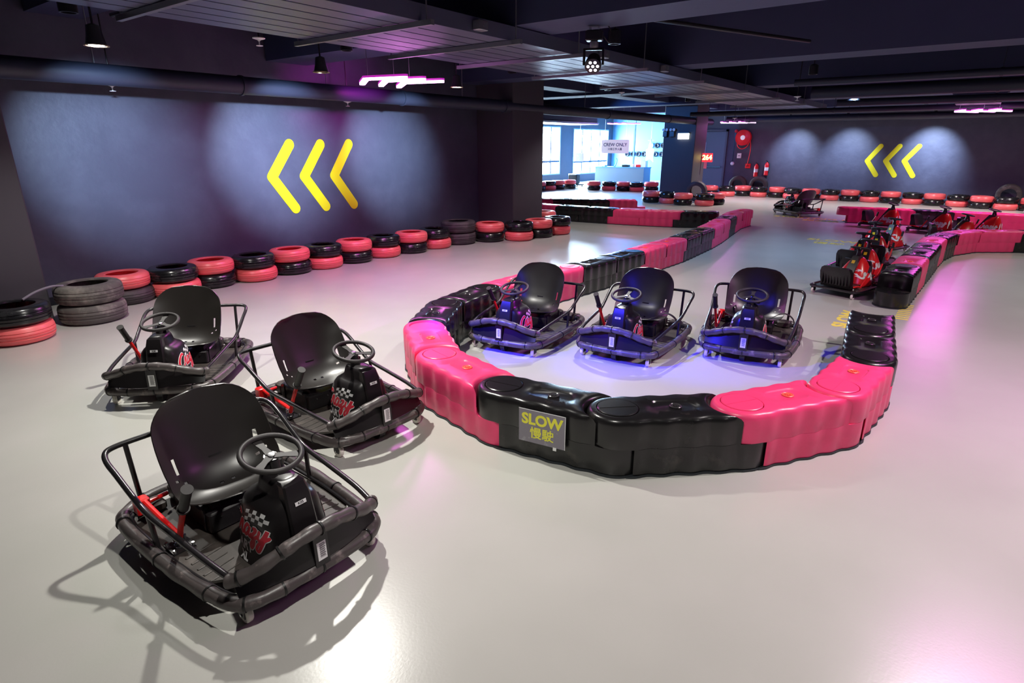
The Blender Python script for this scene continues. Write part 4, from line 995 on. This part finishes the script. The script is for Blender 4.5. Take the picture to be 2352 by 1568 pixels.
# hanging CREW ONLY sign
r = empty('hanging_sign', (21.2, 11.15, 1.60)); tag(r, 'white rounded hanging sign reading CREW ONLY in front of the crew corner', 'sign')
a = N('glowwhite'); T3 = Matrix(((0,0,-1,0),(-1,0,0,0),(0,1,0,0),(0,0,0,1)))
def rrect(w_, h_, r_): 
    out = []
    for cx, cy, s0 in ((w_-r_, h_-r_, 0), (-w_+r_, h_-r_, PI/2), (-w_+r_, -h_+r_, PI), (w_-r_, -h_+r_, 1.5*PI)):
        for i in range(6): t = s0 + PI/2*i/5; out.append((cx + r_*math.cos(t), cy + r_*math.sin(t)))
    return out
a.prism(rrect(.58,.245,.06), 0, .02, T3); a.build('board', r)
text_obj('lettering', 'CREW ONLY', .17, 'inkblue', T3 @ Matrix.Translation((0,.06,.0202)), r, bold=.003, thick=.001)
text_obj('lettering', '只限工作人員', .10, 'inkblue', T3 @ Matrix.Translation((0,-.10,.0202)), r, thick=.001, spread=.002)
for y in (-.45, .45): a = N('strut'); a.cyl((0, y, .25), (0, y, 1.745), .006, 6); a.build('hanger_rod', r)
o = N('signgrey'); o.box((-.008,-.20,-.17), (.008,.20,.17)); o.use(M['strut']); o.cyl((0,0,.17), (0,0,2.17), .005, 6); tag(o.build('notice_board', None, loc=(22.2, 13.3, 1.17)), 'small grey notice hanging before the right window', 'notice')
# peg board wheels on crew wall
k = 0
for z, ys in ((1.62, (12.85, 12.55, 12.25)), (1.22, (14.1, 13.8, 13.5, 13.2, 12.9, 12.6, 12.3))):
    for y in ys:
        a = N('white' if (k in (0,)) else 'lampbody'); a.lathe([(.05,.02),(.09,.0),(.12,.02),(.125,.05),(.12,.08),(.09,.10),(.05,.08)], 20, Matrix.Rotation(-PI/2, 4, 'Y'), close=True)
        o = a.build('spare_wheel', None, loc=(XE-.02, y, z)); tag(o, 'small spare wheel on the crew wall, %s one counted left to right and top down' % ORD[k], 'spare wheel', 'spare wheels on the crew wall'); k += 1
a = N('counter'); a.box((-.03,-1.6,0), (.03,-1.52,3.34)); a.box((-.03,.0,0), (.03,.06,3.34)); o = a.build('partition_post', None, loc=(24.4, 11.9, 0)); tag(o, 'thin blue posts standing in the crew corner', 'post')
a = N('glowwhite'); a.prism([(-.20,-.55),(-.17,-.30),(-.20,.0),(-.10,.05),(0,.45),(.10,.05),(.20,.0),(.17,-.30),(.20,-.55),(.06,-.42),(-.06,-.42)], 0, .06, T3); o = a.build('coat', None, loc=(26.0, 11.9, 1.45)); tag(o, 'white coat hanging in the crew corner', 'coat')
a = N('strut'); a.cyl((0,0,.4), (0,0,1.89), .006, 6); a.box((-.02,-.15,.38), (.02,.15,.40)); tag(a.build('coat_hook', None, loc=(26.0, 11.9, 1.45)), 'rail holding the white coat', 'hook')
r = empty('workbench', (24.6, 9.98, 0)); tag(r, 'cluttered workbench seen between the counter and the far pillar', 'workbench')
a = N('winframe'); a.box((-.3,-.55,.62), (.3,.55,.68)); a.build('worktop', r)
for x in (-.26, .26):
    for y in (-.5, .5): a = N('strut'); a.box((x-.02, y-.02, 0), (x+.02, y+.02, .62)); a.build('leg', r)
a = N('winframe'); a.box((-.28,-.5,.25), (.28,.5,.28)); a.build('shelf', r)
for (y, z, m, s, lb, nm) in ((10.3,.281,'white',(.12,.1,.16),'white box on the lower shelf of the workbench','carton'), (9.9,.281,'lampbody',(.12,.12,.2),'dark crate on the lower shelf of the workbench','crate'), (10.2,.681,'hosered',(.14,.2,.08),'red tool case on the workbench top','toolbox'), (9.75,.681,'white',(.1,.1,.14),'white bucket on the workbench top','bucket'), (10.3,.001,'orange',(.1,.12,.22),'brown carton on the floor below the workbench','carton')):
    a = N(m); a.box((-s[0],-s[1],0), (s[0],s[1],s[2]), bev=.01); a.use(M['strut']); a.box((-s[0]*.5,-.01,s[2]), (s[0]*.5,.01,s[2]+.01)); tag(a.build(nm, None, loc=(24.55, y, z)), lb, 'clutter')
# dark bin and trolley left of the counter
r = empty('trolley', (21.9, 13.35, 0)); tag(r, 'dark box on a low trolley under the windows left of the counter', 'trolley')
a = N('lampbody'); a.box((-.25,-.35,.07), (.25,.35,.12), bev=.01); a.build('platform', r)
a = N('lampbody'); a.box((-.15,-.2,.12), (.15,.2,.48), bev=.02); a.use(M['winframe']); a.box((-.15,-.2,.48), (.15,.2,.52), bev=.01); a.build('box', r)
for x in (-.2, .2):
    for y in (-.28, .28): a = N('black'); a.cyl((x, y-.015, .035), (x, y+.015, .035), .035, 14); a.build('wheel', r)
# stage light near the windows
moving_head((19.4, 11.25, 2.72), 'black stage light hanging before the right window', PI, .3)
# red leaning kart at far right by the tyres
o = copy_tree(sp0); place(o, 20.3, -1.55, (.3,-1), 'red kart half cut off at the right edge before the back tyres', 'kart', 'karts by the back tyres')
